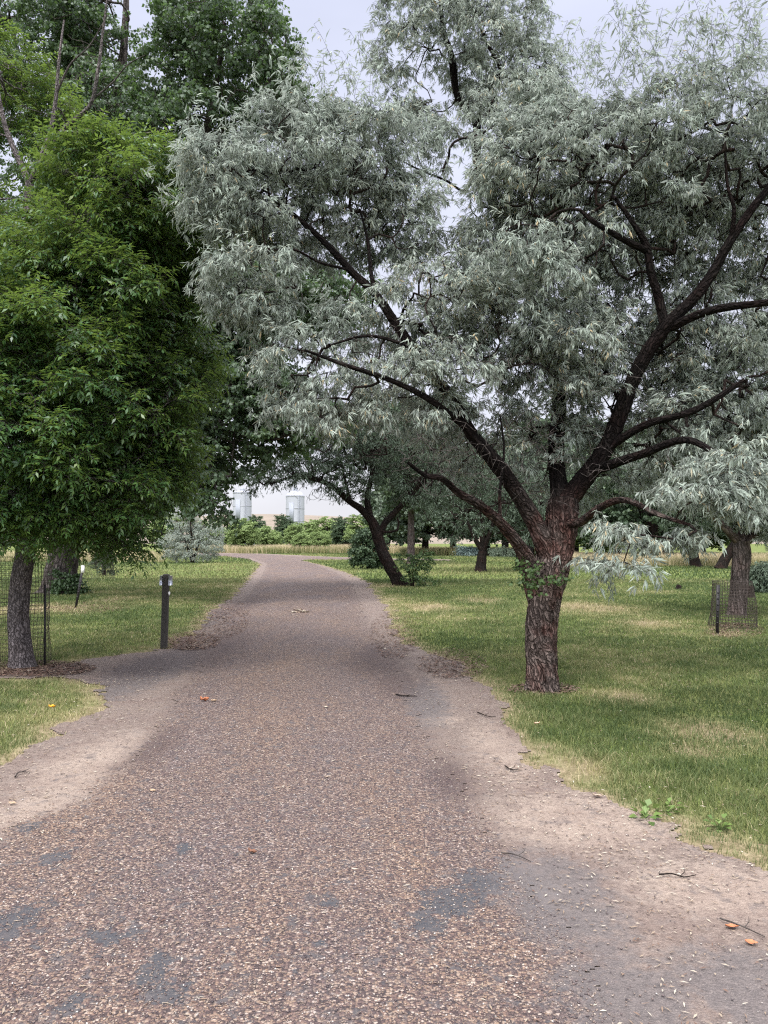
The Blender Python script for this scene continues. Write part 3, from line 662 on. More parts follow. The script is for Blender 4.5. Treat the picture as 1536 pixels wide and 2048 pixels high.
blobs = [(600, 335, 8.5, 145, 85, .8), (620, 230, 8.5, 90, 40, .5, .35), (440, 370, 8.2, 55, 100, .5), (500, 400, 8.4, 100, 120, .7), (730, 320, 8.7, 90, 110, .8), (640, 450, 8.8, 180, 80, .7, .8), (500, 570, 8.1, 90, 75, .5), (790, 440, 8.7, 85, 90, .6, .8),
 (610, 740, 8.1, 95, 90, .6, .7), (790, 640, 8.5, 140, 70, .7, .6), (900, 620, 8.2, 120, 110, .7, .8), (840, 770, 8.0, 160, 75, .7, .8), (690, 820, 7.9, 90, 40, .5, .7),
 (1010, 620, 8.3, 130, 110, .8, .8), (1110, 360, 8.5, 150, 120, 1.), (1010, 440, 8.8, 70, 110, .7), (1300, 345, 8.3, 180, 95, 1.), (1470, 310, 8.2, 120, 105, .9), (1450, 180, 8.2, 50, 60, .4, .4), (1320, 210, 8.3, 90, 40, .5, .35), (1190, 490, 8.6, 190, 100, .9), (1420, 440, 8.7, 170, 150, .8), (1100, 500, 7.6, 110, 60, .4, .7),
 (1110, 690, 8.3, 150, 100, .8, .8), (1460, 690, 8.4, 150, 130, .8), (1270, 700, 9.0, 200, 120, .8, .8), (1450, 850, 8.2, 140, 80, .7), (1240, 850, 8.8, 230, 60, .7, .6), (1620, 500, 8.2, 90, 330, 1., .7), (1000, 880, 8.8, 180, 60, .8, .5), (1250, 960, 9.0, 150, 50, .7, .5),
 (900, 70, 10.2, 140, 110, .9, .7), (1010, 100, 10.1, 90, 120, .9, .7), (850, 210, 10.1, 60, 60, .6, .5), (1020, 240, 10.1, 80, 60, .6, .8), (1080, 180, 9.8, 65, 80, .7, .7), (890, 300, 9.6, 80, 60, .6, .35), (880, -60, 10.2, 150, 70, .8),
 (1040, 250, 8.9, 80, 80, .6), (1180, 270, 8.5, 100, 60, .7)]
near_b = [(1240, 1060, 6.7, 45, 16, .2), (1225, 1128, 6.5, 55, 14, .25), (1300, 1085, 6.5, 45, 18, .25), (1440, 925, 6.7, 90, 32, .35), (1375, 990, 6.6, 60, 24, .3), (1490, 960, 6.5, 50, 36, .3), (1370, 1075, 6.5, 40, 18, .25), (1470, 1010, 6.5, 40, 20, .25)]
def ext_main():
    r = rng
    # near drooping sprays at the right, larger leaves; and upright shoots along the top
    P1 = blobs_sample(near_b, 230, .5)
    a = stamp(TOB, P1, r.uniform(0, 6.28, len(P1)), r.normal(0, .15, len(P1)), r.uniform(.75, 1.15, len(P1)), r, np.full(len(P1), .72))
    P2 = []
    for x, y, D in ((1205, 120, 8), (1270, 95, 8), (1330, 120, 7.9), (1470, 30, 7.5), (1530, 70, 7.4), (1170, 175, 8.3), (1232, 60, 8), (1300, 70, 7.9), (1295, 110, 7.9), (1245, 150, 8), (1440, 60, 7.5), (1450, 110, 7.5), (1415, 110, 7.6), (1500, 40, 7.4), (1510, 120, 7.4), (1380, 130, 7.6), (372, 330, 8.2), (400, 285, 8.2), (440, 262, 8.2), (480, 235, 8.3), (530, 205, 8.3), (560, 185, 8.3), (640, 165, 8.4), (760, 180, 8.6), (865, 420, 8.6), (880, 480, 8.6), (780, 60, 10.), (740, 90, 10.), (1000, 330, 9), (680, 150, 8.2), (722, 160, 8.2), (600, 190, 8.1), (1120, 110, 9.4), (1150, 140, 9.0), (1080, 160, 9.3)):
        c = PX(x, y, D)
        for q in range(8): P2.append(c + r.normal(0, .10, 3)*(1, 1, .5) - (0, 0, .13*q - .08))
    P2 = np.array(P2)
    b_ = stamp(TOU, P2, r.uniform(0, 6.28, len(P2)), r.normal(.0, .15, len(P2)), r.uniform(.8, 1.2, len(P2)), r, np.full(len(P2), .6))
    return np.vstack([a[0], b_[0]]), np.vstack([a[1], b_[1] + len(a[0])]), np.vstack([a[2], b_[2]]), np.vstack([a[3], b_[3]]), np.concatenate([a[4], b_[4]])
dead = ([(980, 900, 7.9, 150, 110, .7), (860, 900, 7.7, 110, 100, .6), (1100, 900, 8.2, 130, 120, .7), (1250, 920, 8.2, 120, 60, .6, .7), (960, 740, 7.8, 120, 90, .6, .7), (1000, 980, 8.4, 120, 60, .6), (700, 880, 8, 110, 50, .5, .5), (1180, 780, 8, 120, 90, .6, .6), (740, 720, 7.8, 120, 80, .6, .5)], 1700)
blobs = [(q[0], q[1], q[2], q[3]*1.13, q[4]*1.13, q[5]*.85, *q[6:]) for q in blobs]
tree('olive_tree', 'large silver-leaved olive tree with twisted reddish trunk on the lawn right of the road', b, limbs, blobs + [(q[0], q[1], q[2], q[3], q[4], q[5], .35) for q in near_b], 3300, TO, M['olive_leaf'], M['olive_bark'], M['olive_twig'],
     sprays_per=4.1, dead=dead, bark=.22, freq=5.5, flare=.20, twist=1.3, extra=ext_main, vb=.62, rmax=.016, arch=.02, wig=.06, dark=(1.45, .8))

# ---- leaning olive at the bend of the road
b = base_px(803, 1172); D1 = b[1]
limbs = [
 ([b, (790, 1150, D1), (770, 1115, D1), (757, 1080, D1), (748, 1052, D1), (738, 1030, D1)], [.26, .22, .20, .19, .17, .13]),
 ([(745, 1045, D1), (722, 1018, D1), (700, 1003, D1), (668, 975, D1-.3), (630, 958, D1-.6), (585, 955, D1-.9), (540, 968, D1-1)], [.13, .12, .11, .10, .075, .05, .03]),
 ([(758, 1078, D1), (768, 1050, D1+.1), (785, 1030, D1+.2), (812, 1000, D1+.3), (845, 960, D1+.3), (868, 915, D1+.3), (890, 885, D1+.3)], [.12, .11, .11, .10, .09, .075, .05]),
 ([(738, 1030, D1), (735, 990, D1+.3), (745, 940, D1+.6), (740, 880, D1+.8), (720, 820, D1+1)], [.12, .10, .085, .07, .04]),
 ([(700, 1003, D1), (690, 960, D1+.3), (680, 920, D1+.5), (660, 880, D1+.5)], [.06, .05, .04, .025]),
 ([(760, 1065, D1), (790, 1062, D1-.3), (797, 1050, D1-.3), (795, 1035, D1-.4)], [.045, .04, .035, .025]),
]
blobs = [(560, 935, D1-1, 75, 35, 1.6), (640, 915, D1-.5, 90, 45, 2.), (700, 950, D1, 70, 50, 2.), (760, 880, D1, 110, 60, 2.6), (870, 890, D1+.5, 100, 60, 2.4), (690, 850, D1, 90, 50, 2.), (850, 970, D1+.5, 80, 50, 2.), (520, 960, D1-1, 30, 22, .8, .6), (950, 930, D1+1, 70, 60, 2)]
dead2 = ([(800, 960, D1, 110, 90, 2.), (640, 990, D1-.5, 60, 25, 1., .5), (880, 960, D1, 90, 80, 1.6), (760, 900, D1-1, 120, 60, 1.)], 1100, .008)
tree('olive_tree', 'leaning dark-stemmed olive tree with a forked trunk at the road bend', b, limbs, blobs, 1150, TOF, M['olive_far'], M['olive_twig'], M['olive_twig'], sprays_per=6, dead=dead2, bark=.12, freq=4, flare=.2, rtip=.010, step=.3, spray_sc=.9, vb=.35, rmax=.08)

# ---- green ash at left
b = base_px(46, 1335); D2 = b[1]
limbs = [
 ([b, (40, 1280, D2), (37, 1230, D2), (42, 1160, D2), (52, 1100, D2), (60, 1020, D2), (64, 900, D2), (66, 760, D2), (64, 620, D2), (60, 500, D2), (58, 400, D2), (60, 365, D2)], [.155, .135, .128, .125, .12, .10, .088, .078, .068, .060, .055, .052]),
 ([(60, 368, D2), (40, 325, D2), (18, 275, D2), (5, 230, D2), (-8, 160, D2)], [.045, .036, .032, .028, .02]),
 ([(60, 368, D2), (80, 320, D2-.1), (100, 265, D2-.1), (112, 195, D2-.1), (118, 120, D2-.1), (128, 40, D2)], [.042, .034, .028, .024, .018, .01]),
 ([(60, 368, D2), (90, 310, D2-.2), (130, 255, D2-.3), (180, 210, D2-.4), (196, 140, D2-.5), (205, 70, D2-.5), (215, -10, D2-.5)], [.036, .030, .026, .024, .020, .015, .008]),
 ([(112, 190, D2-.1), (140, 130, D2-.2), (180, 90, D2-.3), (215, 30, D2-.4)], [.014, .012, .009, .006]),
 ([(125, 262, D2-.3), (200, 268, D2-.6), (270, 268, D2-.9), (320, 262, D2-1.1)], [.014, .011, .008, .005]),
 ([(190, 195, D2-.4), (225, 165, D2-.5), (255, 130, D2-.6), (290, 110, D2-.7)], [.013, .01, .008, .005]),
 ([(63, 620, D2), (120, 520, D2-.4), (190, 430, D2-.9), (260, 360, D2-1.2)], [.04, .03, .022, .012]),
 ([(64, 760, D2), (140, 680, D2-.3), (230, 620, D2-.8), (330, 560, D2-1.0)], [.045, .034, .024, .012]),
 ([(63, 900, D2), (130, 850, D2-.6), (220, 830, D2-1.0), (320, 820, D2-1.2)], [.045, .034, .022, .012]),
 ([(60, 1000, D2), (150, 960, D2+.2), (250, 1000, D2+.2), (330, 1040, D2)], [.04, .03, .02, .01]),
 ([(64, 820, D2), (0, 760, D2-.5), (-70, 700, D2-.8)], [.04, .028, .014]),
]
blobs = [(278, 385, D2-.5, 105, 90, 1.0), (150, 440, D2+.6, 80, 70, .6), (100, 560, D2+.2, 80, 80, .9), (330, 440, D2-.6, 85, 110, .9), (240, 540, D2-.5, 150, 120, 1.2), (385, 520, D2-.3, 45, 60, .6, .6), (415, 430, D2-.3, 30, 40, .4, .5), (390, 700, D2-.2, 50, 60, .6, .5), (320, 620, D2-.5, 90, 110, 1.), (150, 690, D2-.6, 170, 120, 1.3), (270, 800, D2-.6, 150, 110, 1.2), (90, 850, D2-1.0, 120, 120, 1.1), (180, 960, D2-.6, 190, 90, 1.2),
 (320, 930, D2-.3, 60, 80, .8), (90, 1040, D2-.6, 110, 50, .9), (225, 1050, D2-.2, 95, 30, .7), (25, 160, D2+.9, 55, 55, .5), (60, 230, D2+1.0, 80, 50, .5, .7), (-10, 470, D2+1.1, 60, 90, .6), (130, 330, D2+.9, 70, 60, .5, .6), (0, 650, D2-.8, 80, 130, 1.), (-110, 480, D2-.3, 70, 250, 1.0, .7), (-80, 900, D2-.5, 70, 150, 1., .8), (190, 300, D2+.7, 50, 30, .4, .6), (340, 320, D2-.6, 40, 30, .4, .5), (300, 1088, D2-.2, 60, 10, .4, .6)]
deadA = ([(160, 150, D2-.3, 90, 110, .4), (200, 200, D2-.4, 110, 60, .4)], 90)
tree('ash_tree', 'bright green ash tree with a bare forked top and grey trunk behind wire mesh, left', b, limbs, [(q[0] - (28 if q[0] > 150 else 0), q[1], q[2], q[3]*.93, *q[4:]) for q in blobs], 1750, TA_, M['ash_leaf'], M['ash_bark'], M['ash_bark'], sprays_per=3.1, dead=deadA, bark=.03, freq=9, flare=.30, twist=.15, vb=.42, step=.16, rtip=.003, rmax=.025)

# ---- tall cottonwood behind
b = base_px(118, 1186); D3 = b[1]
limbs = [
 ([b, (122, 1150, D3), (128, 1110, D3), (135, 1050, D3), (150, 950, D3-.2), (170, 800, D3-.6), (190, 650, D3-1), (210, 500, D3-1.4), (230, 350, D3-1.6), (240, 200, D3-1.6), (250, 60, D3-1.6), (255, -60, D3-1.6)], [.56, .48, .45, .42, .40, .36, .33, .30, .24, .13, .08, .05]),
 ([(170, 800, D3-.6), (260, 740, D3-2), (350, 700, D3-3), (430, 670, D3-4), (490, 640, D3-4.6), (560, 620, D3-5)], [.20, .17, .14, .12, .085, .04]),
 ([(190, 650, D3-1), (280, 500, D3-2), (350, 400, D3-2.5), (400, 300, D3-3), (430, 180, D3-3), (450, 50, D3-3)], [.20, .17, .14, .11, .08, .04]),
 ([(150, 950, D3-.2), (260, 900, D3-2), (360, 870, D3-3), (450, 860, D3-4), (520, 850, D3-4.5)], [.17, .13, .10, .07, .04]),
 ([(210, 500, D3-1.4), (120, 350, D3-1.5), (60, 200, D3-1.5), (20, 40, D3-1.5)], [.18, .14, .10, .05]),
 ([(400, 300, D3-3), (470, 240, D3-3.4), (540, 160, D3-3.6), (580, 60, D3-3.6)], [.07, .055, .04, .02]),
 ([(430, 670, D3-4), (460, 760, D3-4.4), (470, 850, D3-4.6), (460, 950, D3-4.8)], [.05, .04, .025, .012]),
 ([(450, 860, D3-4), (540, 880, D3-4.5), (620, 850, D3-5), (690, 840, D3-5.2)], [.045, .035, .02, .01]),
]
Dc = D3 - 4
blobs = [(440, 120, D3-3, 150, 140, 2.2, .6), (535, 90, D3-3.4, 50, 110, 1.4, .8), (390, 60, D3-3, 70, 110, 1.8), (380, 300, D3-3, 130, 110, 2.), (140, 100, D3-1.6, 140, 150, 2.0, .6), (-40, 60, D3-1.6, 110, 180, 2.0, .5), (230, 250, D3-2, 110, 110, 2.2, .8), (170, 20, D3-1.8, 60, 90, 1.6),
 (450, 480, D3-3.6, 80, 110, 1.6, .8), (430, 650, D3-4, 110, 90, 1.8, 1.2), (540, 600, D3-4.6, 120, 70, 1.4, 1.3), (640, 600, D3-4.6, 90, 60, 1.2, 1.), (440, 800, D3-4.2, 95, 90, 1.8, 1.5), (540, 790, D3-4.4, 75, 80, 1.2, 1.3), (480, 720, D3-4.4, 60, 60, 1., 1.2), (400, 920, D3-4.4, 75, 80, 1.4, 1.4), (490, 890, D3-4.6, 45, 45, .8, .8), (425, 1005, D3-4.8, 38, 34, .7, .7), (452, 1035, D3-4.8, 18, 20, .4, .35), (560, 875, D3-4.6, 60, 28, .8, 1.), (640, 840, D3-5, 75, 40, .9, 1.2),
 (330, 700, D3-3, 130, 180, 2.), (300, 950, D3-3, 120, 80, 1.8), (100, 600, D3-1, 200, 300, 2.6, .6), (200, 850, D3-2, 200, 150, 2., .6), (560, 200, D3-3.4, 50, 60, 1.), (650, 240, D3-3.4, 35, 25, .7, .5), (600, 330, D3-3.6, 60, 60, 1., .4), (395, 1000, D3-4.6, 30, 30, .6, .6)]
tree('cottonwood_tree', 'tall dark cottonwood with furrowed trunk and dangling round leaves, behind the ash', b, limbs, blobs, 6200, TC, M['cotton_leaf'], M['cotton_bark'], M['ash_bark'], sprays_per=2.8, bark=.09, freq=5, flare=.3, twist=.1, vb=.42, step=.3, rtip=.006, rmax=.10, spray_sc=1.15)

# ---- olive inside the right-hand wire guard
b = base_px(1472, 1232); D4 = b[1]
limbs = [
 ([b, (1476, 1200, D4), (1480, 1150, D4), (1484, 1110, D4), (1482, 1082, D4)], [.20, .185, .18, .19, .17]),
 ([(1482, 1088, D4), (1462, 1068, D4-.1), (1440, 1045, D4-.2), (1400, 1010, D4-.4), (1350, 975, D4-.5)], [.10, .085, .075, .06, .03]),
 ([(1484, 1090, D4), (1520, 1060, D4), (1570, 1010, D4)], [.10, .09, .07]),
 ([(1482, 1085, D4), (1490, 1030, D4+.2), (1480, 950, D4+.4), (1470, 860, D4+.5)], [.10, .09, .07, .04]),
]
blobs = [(1450, 1000, D4-.2, 90, 45, 1.2), (1400, 960, D4+.3, 100, 60, 1.4), (1500, 930, D4+.3, 90, 70, 1.5), (1540, 1040, D4, 70, 50, 1.1), (1480, 860, D4+.5, 120, 70, 1.6), (1600, 950, D4, 80, 120, 1.6), (1330, 930, D4+.4, 70, 50, 1.)]
tree('olive_tree', 'olive tree with straight grey-red trunk rising from the staked wire guard at right', b, limbs, blobs, 650, TO, M['olive_leaf'], M['reddish_bark'], M['olive_twig'], sprays_per=6, bark=.05, freq=4, flare=.2, vb=.3, rmax=.04, rtip=.005, step=.2, spray_sc=1.25)

# ---- olives and other trees further back on the right
def simple_tree(name, label, px, py, hpx, lean, blobs, leafm, barkm, r0, templ, nt=260, group=None, sc=1., dead=None, forks=3, vb=.45, sp=5, cat='tree', D=None, py_top=None):
    b = base_px(px, py) if D is None else np.array((*PX(px, 1085, D)[:2], 0.))
    D = b[1]; top = (px+lean, py-hpx, D)
    lim = [([b, (px+lean*.3, py-hpx*.35, D), (px+lean*.7, py-hpx*.7, D), top], [r0*1.15, r0, r0*.9, r0*.75])]
    tg = [q for q in blobs]
    for k in range(forks):
        q = tg[(k*max(1, len(tg)//forks)) % len(tg)]
        mid = ((top[0]+q[0])/2 + rng.normal(0, 6), (top[1]+q[1])/2 + 8, (D+q[2])/2)
        lim.append(([top, mid, (q[0], q[1], q[2])], [r0*.55, r0*.4, r0*.15]))
    return tree(name, label, b, lim, blobs, nt, templ, leafm, barkm, M['olive_twig'], group=group, sprays_per=sp, bark=.06, freq=4, flare=.25, rtip=.012, step=.45, spray_sc=sc, dead=dead, vb=vb, rmax=.09, cat=cat, nside=12)

G0 = None
D = base_px(963, 1144)[1]
simple_tree('olive_tree', 'olive tree with a short dark trunk in mid-lawn, left of the big olive', 961, 1144, 42, 4,
    [(930, 1030, D, 90, 50, 3), (1000, 1000, D, 80, 60, 3), (960, 940, D, 120, 60, 3.5), (880, 985, D, 60, 45, 2.5), (1030, 1060, D, 50, 28, 2)], M['olive_far'], M['olive_twig'], .28, TOF, 420, sc=1.25, vb=.3, dead=([(950, 1030, D, 90, 45, 2)], 200))
D = base_px(822, 1128)[1]
simple_tree('poplar_tree', 'slim grey-stemmed tree standing straight behind the leaning olive', 822, 1128, 110, 0,
    [(820, 930, D, 80, 90, 4), (860, 850, D, 90, 60, 4), (780, 870, D, 80, 60, 4), (850, 1000, D, 60, 40, 3, .4)], M['dark_far'], M['reddish_bark'], .26, TCF, 420, sc=1.6, vb=.5)
for px, py, hp, ln, bl, lf, bk, r0, lab in (
  (1040, 1142, 60, 3, [(1060, 1030, 48, 70, 50), (1100, 960, 48, 90, 70), (1010, 960, 48, 60, 60)], 'olive_far', 'olive_twig', .26, 'grey-green tree seen just left of the big olive trunk'),
  (1322, 1122, 42, -6, [(1300, 1030, 58, 90, 45), (1260, 960, 58, 100, 60), (1360, 970, 58, 90, 60), (1210, 1040, 58, 60, 50)], 'dark_far', 'olive_twig', .75, 'dark bushy tree with a broad black trunk behind the hanging silver sprays'),
  (1392, 1133, 55, -14, [(1390, 1030, 50, 60, 40), (1370, 980, 50, 80, 50), (1440, 990, 50, 70, 50)], 'olive_far', 'olive_twig', .32, 'olive tree with two dark stems beyond the lawn, left of the wire guard'),
  (1440, 1138, 60, 36, [(1470, 1020, 48, 70, 40), (1520, 980, 48, 70, 60), (1430, 960, 48, 60, 50)], 'olive_far', 'olive_twig', .30, 'olive tree whose dark trunk leans right beyond the lawn'),
  (1230, 1118, 70, 3, [(1215, 1050, 75, 70, 40), (1180, 990, 75, 80, 60), (1240, 960, 75, 80, 60)], 'dark_far', 'pale_bark', .22, 'dark green tree behind the big olive trunk, right side')):
    simple_tree('background_tree', lab, px, py, hp, ln, [(q[0], q[1], base_px(px, py)[1], q[3], q[4], q[4]*.04) for q in bl], M[lf], M[bk], r0, TOF if lf == 'olive_far' else TCF, 330, sc=1.7, vb=.4)

# wood edge further back: nine individual trees, copied from three built ones
protos = []
for lf, bk, hh in (('dark_far', 'cotton_bark', 14), ('green_far', 'pale_bark', 11), ('olive_far', 'olive_twig', 12)):
    D = 90.; pm = 1/pxm(D); H = hh
    bl = [(768+rng.uniform(-2.5, 2.5)*pm, 1085-(H*f-1.6)*pm, D, 2.6*s*pm, 2.3*s*pm, 2.6*s) for f, s in ((.3, .95), (.42, 1.15), (.5, 1.3), (.62, 1.3), (.72, 1.1), (.86, .8), (.35, 1.2), (.55, 1.4))]
    protos.append(simple_tree('woodland_tree', 'x', 768, 0, .1, 0, bl, M[lf], M[bk], .28, TCF, 420, sc=1.9, vb=.5, forks=5, D=D, sp=5.5) if False else (bl, lf, bk, H))
def built_proto(bl, lf, bk, H):
    D = 90.; b = np.array((0., D, 0.)); pm = 1/pxm(D)
    y = lambda z: CAMZ + 0*z
    Z = lambda f: (0 + rng.normal(0, .2), D, H*f)
    lim = [([b, np.array((.1, D, H*.25)), np.array((-.1, D, H*.5)), np.array((.1, D, H*.8))], [.34, .28, .2, .08])]
    for k in range(6):
        f = .18 + .09*k; a = k*2.4
        lim.append(([np.array((0, D, H*f)), np.array((math.cos(a)*1.2, D+math.sin(a)*1.2, H*(f+.12))), np.array((math.cos(a)*2.6, D+math.sin(a)*2.6, H*(f+.22)))], [.12, .08, .03]))
    return tree('woodland_tree', 'p', b, lim, bl, 430, TCF, M[lf], M[bk], M['olive_twig'], sprays_per=5, bark=.05, freq=4, flare=.25, rtip=.012, step=.5, spray_sc=1.9, vb=.5, rmax=.09, nside=12)
protos = [built_proto(*q) for q in protos]
used = set()
wood = [(1, 486, 128, 5.4, 'pale green round tree nearest the left pale tank'), (1, 463, 150, 4.8, 'light green tree at the left end of the far row, against the left tank'), (0, 512, 205, 9.2, 'small dark-topped tree rising beside the left pale tank'),
        (1, 548, 175, 4.4, 'pale low tree below the tan rise, between the two tanks'), (0, 575, 190, 8.6, 'dark-topped tree at the left foot of the right pale tank'), (1, 592, 135, 4.9, 'bright green round tree under the right pale tank'),
        (1, 655, 150, 6.6, 'bright green round tree just right of the right pale tank'), (0, 690, 140, 6.3, 'darker green tree near the right end of the far row'), (1, 730, 130, 6.4, 'green tree of the far row behind the leaning olive trunk'),
        (1, 620, 160, 6.0, 'green crown tucked between two bright round trees of the far row'), (1, 530, 140, 4.4, 'low round yellow-green tree in front of the pale gap'), (1, 640, 118, 3.1, 'small round bush-like tree at the front of the far row'), (1, 603, 116, 2.9, 'lowest round green tree in front of the right tank'), (0, 775, 120, 12., 'dark green tree seen between the stems of the leaning olive'),
        (2, 850, 95, 13.5, 'grey-green tree behind the straight grey stem'), (0, 905, 105, 15.5, 'tall dark tree behind the mid-lawn olive, left side'), (2, 975, 92, 13, 'grey-green tree directly behind the mid-lawn olive'), (0, 1060, 88, 15.5, 'tall dark tree behind the fork of the big olive'),
        (0, 1150, 96, 16., 'tall dark tree behind the upper trunk of the big olive'), (1, 1195, 85, 6.5, 'bright green low tree right of the big trunk'), (2, 1235, 90, 14., 'grey-green tree filling the gap right of the big olive'), (0, 1330, 95, 15.5, 'tall dark tree far behind the broad black trunk'), (1, 1405, 100, 12, 'lighter green tree beyond the pink dry grass'), (0, 1475, 92, 15., 'tall dark tree far behind the wire-guarded olive'), (2, 1560, 88, 15., 'grey-green tree at the right edge of the far wood'),
        (0, 10, 100, 8., 'dark tree seen past the left edge behind the ash'), (2, -70, 95, 9., 'grey-green tree at the far left behind the ash'), (0, 250, 120, 8., 'dark tree low behind the cottonwood branches'), (1, 330, 140, 7., 'green tree behind the silver bush on its left'), (1, 415, 150, 6., 'green tree behind the silver bush on its right'),
        (0, 1100, 110, 19., 'tallest dark crown behind the big olive'), (2, 1290, 110, 18., 'tall grey-green crown behind the hanging sprays'), (0, 1400, 115, 19., 'tallest dark crown behind the wire-guarded olive'), (0, 1010, 112, 18., 'dark crown between the mid-lawn olive and the big trunk')]
for k, (pi, px, D, H, lab) in enumerate(wood):
    pr_ = protos[pi]; H0 = (14, 11, 12)[pi]
    if pi not in used: o = pr_; used.add(pi)
    else:
        o = pr_.copy(); C.objects.link(o)
        for ch in pr_.children: c = ch.copy(); C.objects.link(c); c.parent = o
    o.location = (*PX(px, 1085, D)[:2], 0); s = H/H0*rng.uniform(.97, 1.03); wd = s*rng.uniform(1.1, 1.35)
    o.scale = (wd, wd, s); o.rotation_euler = (0, 0, rng.uniform(0, 6.28)); o['label'] = lab; o['category'] = 'tree'; o['group'] = 'trees of the far wood edge'

# ---- bushes
def bush(name, label, px, py, wpx, hpx, leafm, nt, templ, sc, group=None, stems=5, vb=.6, cat='bush', sp=4, shape=None, tips=.02):
    b = base_px(px, py); D = b[1]; pm = pxm(D)
    lim = []
    for k in range(stems):
        a = k*2.4; w_ = wpx*pm*.5*.55; h = hpx*pm
        lim.append(([b + np.array((math.cos(a)*.05, math.sin(a)*.05, 0)), b + np.array((math.cos(a)*w_*.4, math.sin(a)*w_*.4, h*.35)), b + np.array((math.cos(a)*w_, math.sin(a)*w_, h*.75))], [tips*2, tips*1.4, tips*.6]))
    bl = shape(D) if shape else [(px, py-hpx*.35, D, wpx*.48, hpx*.36, wpx*pm*.45), (px-wpx*.15, py-hpx*.6, D, wpx*.3, hpx*.36, wpx*pm*.3), (px+wpx*.15, py-hpx*.55, D, wpx*.3, hpx*.3, wpx*pm*.3)]
    return tree(name, label, b, lim, bl, nt, templ, leafm, M['olive_twig'], M['olive_twig'], group=group, sprays_per=sp, bark=0, flare=0, rtip=.004, step=.15 if hpx*pm < 2 else .35, spray_sc=sc, vb=vb, rmax=tips, nside=8, cat=cat)
bush('silver_bush', 'large rounded silver bush on the lawn left of the road bend', 385, 1126, 120, 116, M['olive_leaf'], 700, TOF, 1.0, vb=.62, sp=6, tips=.05,
     shape=lambda D: [(385, 1085, D, 58, 36, 2.2), (370, 1045, D, 36, 36, 1.3), (415, 1065, D, 30, 26, 1.2), (350, 1090, D, 30, 30, 1.2), (378, 1020, D, 14, 18, .6)])
bush('blue_bush', 'small blue-grey bush in the tall grass below the far trees', 513, 1100, 36, 22, M['blue_bush'], 150, TOF, 2.2, vb=.5, sp=4, tips=.05)
bush('dark_bush', 'dark green bush touching the ground left of the leaning olive stem', 737, 1138, 66, 86, M['dark_far'], 240, TCF, .7, vb=.35, sp=4, tips=.03)
bush('sucker_bush', 'leafy green suckers around the foot of the leaning olive', 825, 1174, 62, 66, M['sucker_leaf'], 110, TC, .62, vb=.4, sp=2.0, tips=.015, shape=lambda D: [(828, 1145, D, 20, 28, .4), (846, 1118, D, 14, 22, .3, .7), (808, 1122, D, 10, 20, .3, .6), (855, 1168, D, 26, 6, .4, .5)])
bush('low_bush', 'low round green bush at the lawn edge right of the big trunk', 1165, 1128, 44, 18, M['olive_far'], 140, TOF, 1., vb=.5, sp=4)
bush('low_bush', 'green bush at the right edge beyond the wire-guarded olive', 1530, 1185, 60, 55, M['olive_far'], 260, TO, 1.6, vb=.3, sp=5)
bush('pale_bush', 'pale grey-green bush in the tall grass beyond the mid-lawn olive', 935, 1112, 50, 22, M['blue_bush'], 140, TOF, 1.7, vb=.4, sp=4)
bush('pale_bush', 'pale bush in tall grass left of the big trunk', 1010, 1114, 60, 22, M['olive_far'], 140, TOF, 1.7, vb=.6, sp=4)
bush('young_shrub', 'small wiry shrub in brown leaf litter behind the metal stake', 208, 1152, 34, 60, M['dark_far'], 60, TC, 1.0, vb=.4, sp=2)
bush('young_shrub', 'dark leafy shoots at the foot of the cottonwood', 138, 1190, 34, 40, M['sucker_leaf'], 60, TC, .9, vb=.1, sp=3)
# leafy tufts on the big olive trunk belong to it
big = bpy.data.objects['olive_tree']
PT = blobs_sample([(1068, 1168, 8.05, 22, 16, .06), (1056, 1135, 7.95, 12, 20, .05), (1110, 1160, 8.1, 14, 12, .04)], 34)
e_ = stamp([tmpl_cotton(rt, n=8, leaf=.045, ln=.12)], PT, rng.uniform(0, 6.28, len(PT)), rng.normal(0, .3, len(PT)), np.ones(len(PT)), rng, np.full(len(PT), .5))
put('foliage', e_[0] - np.array(big.location), e_[1], None, [M['sucker_leaf']], big, attrs=dict(v=e_[4]))

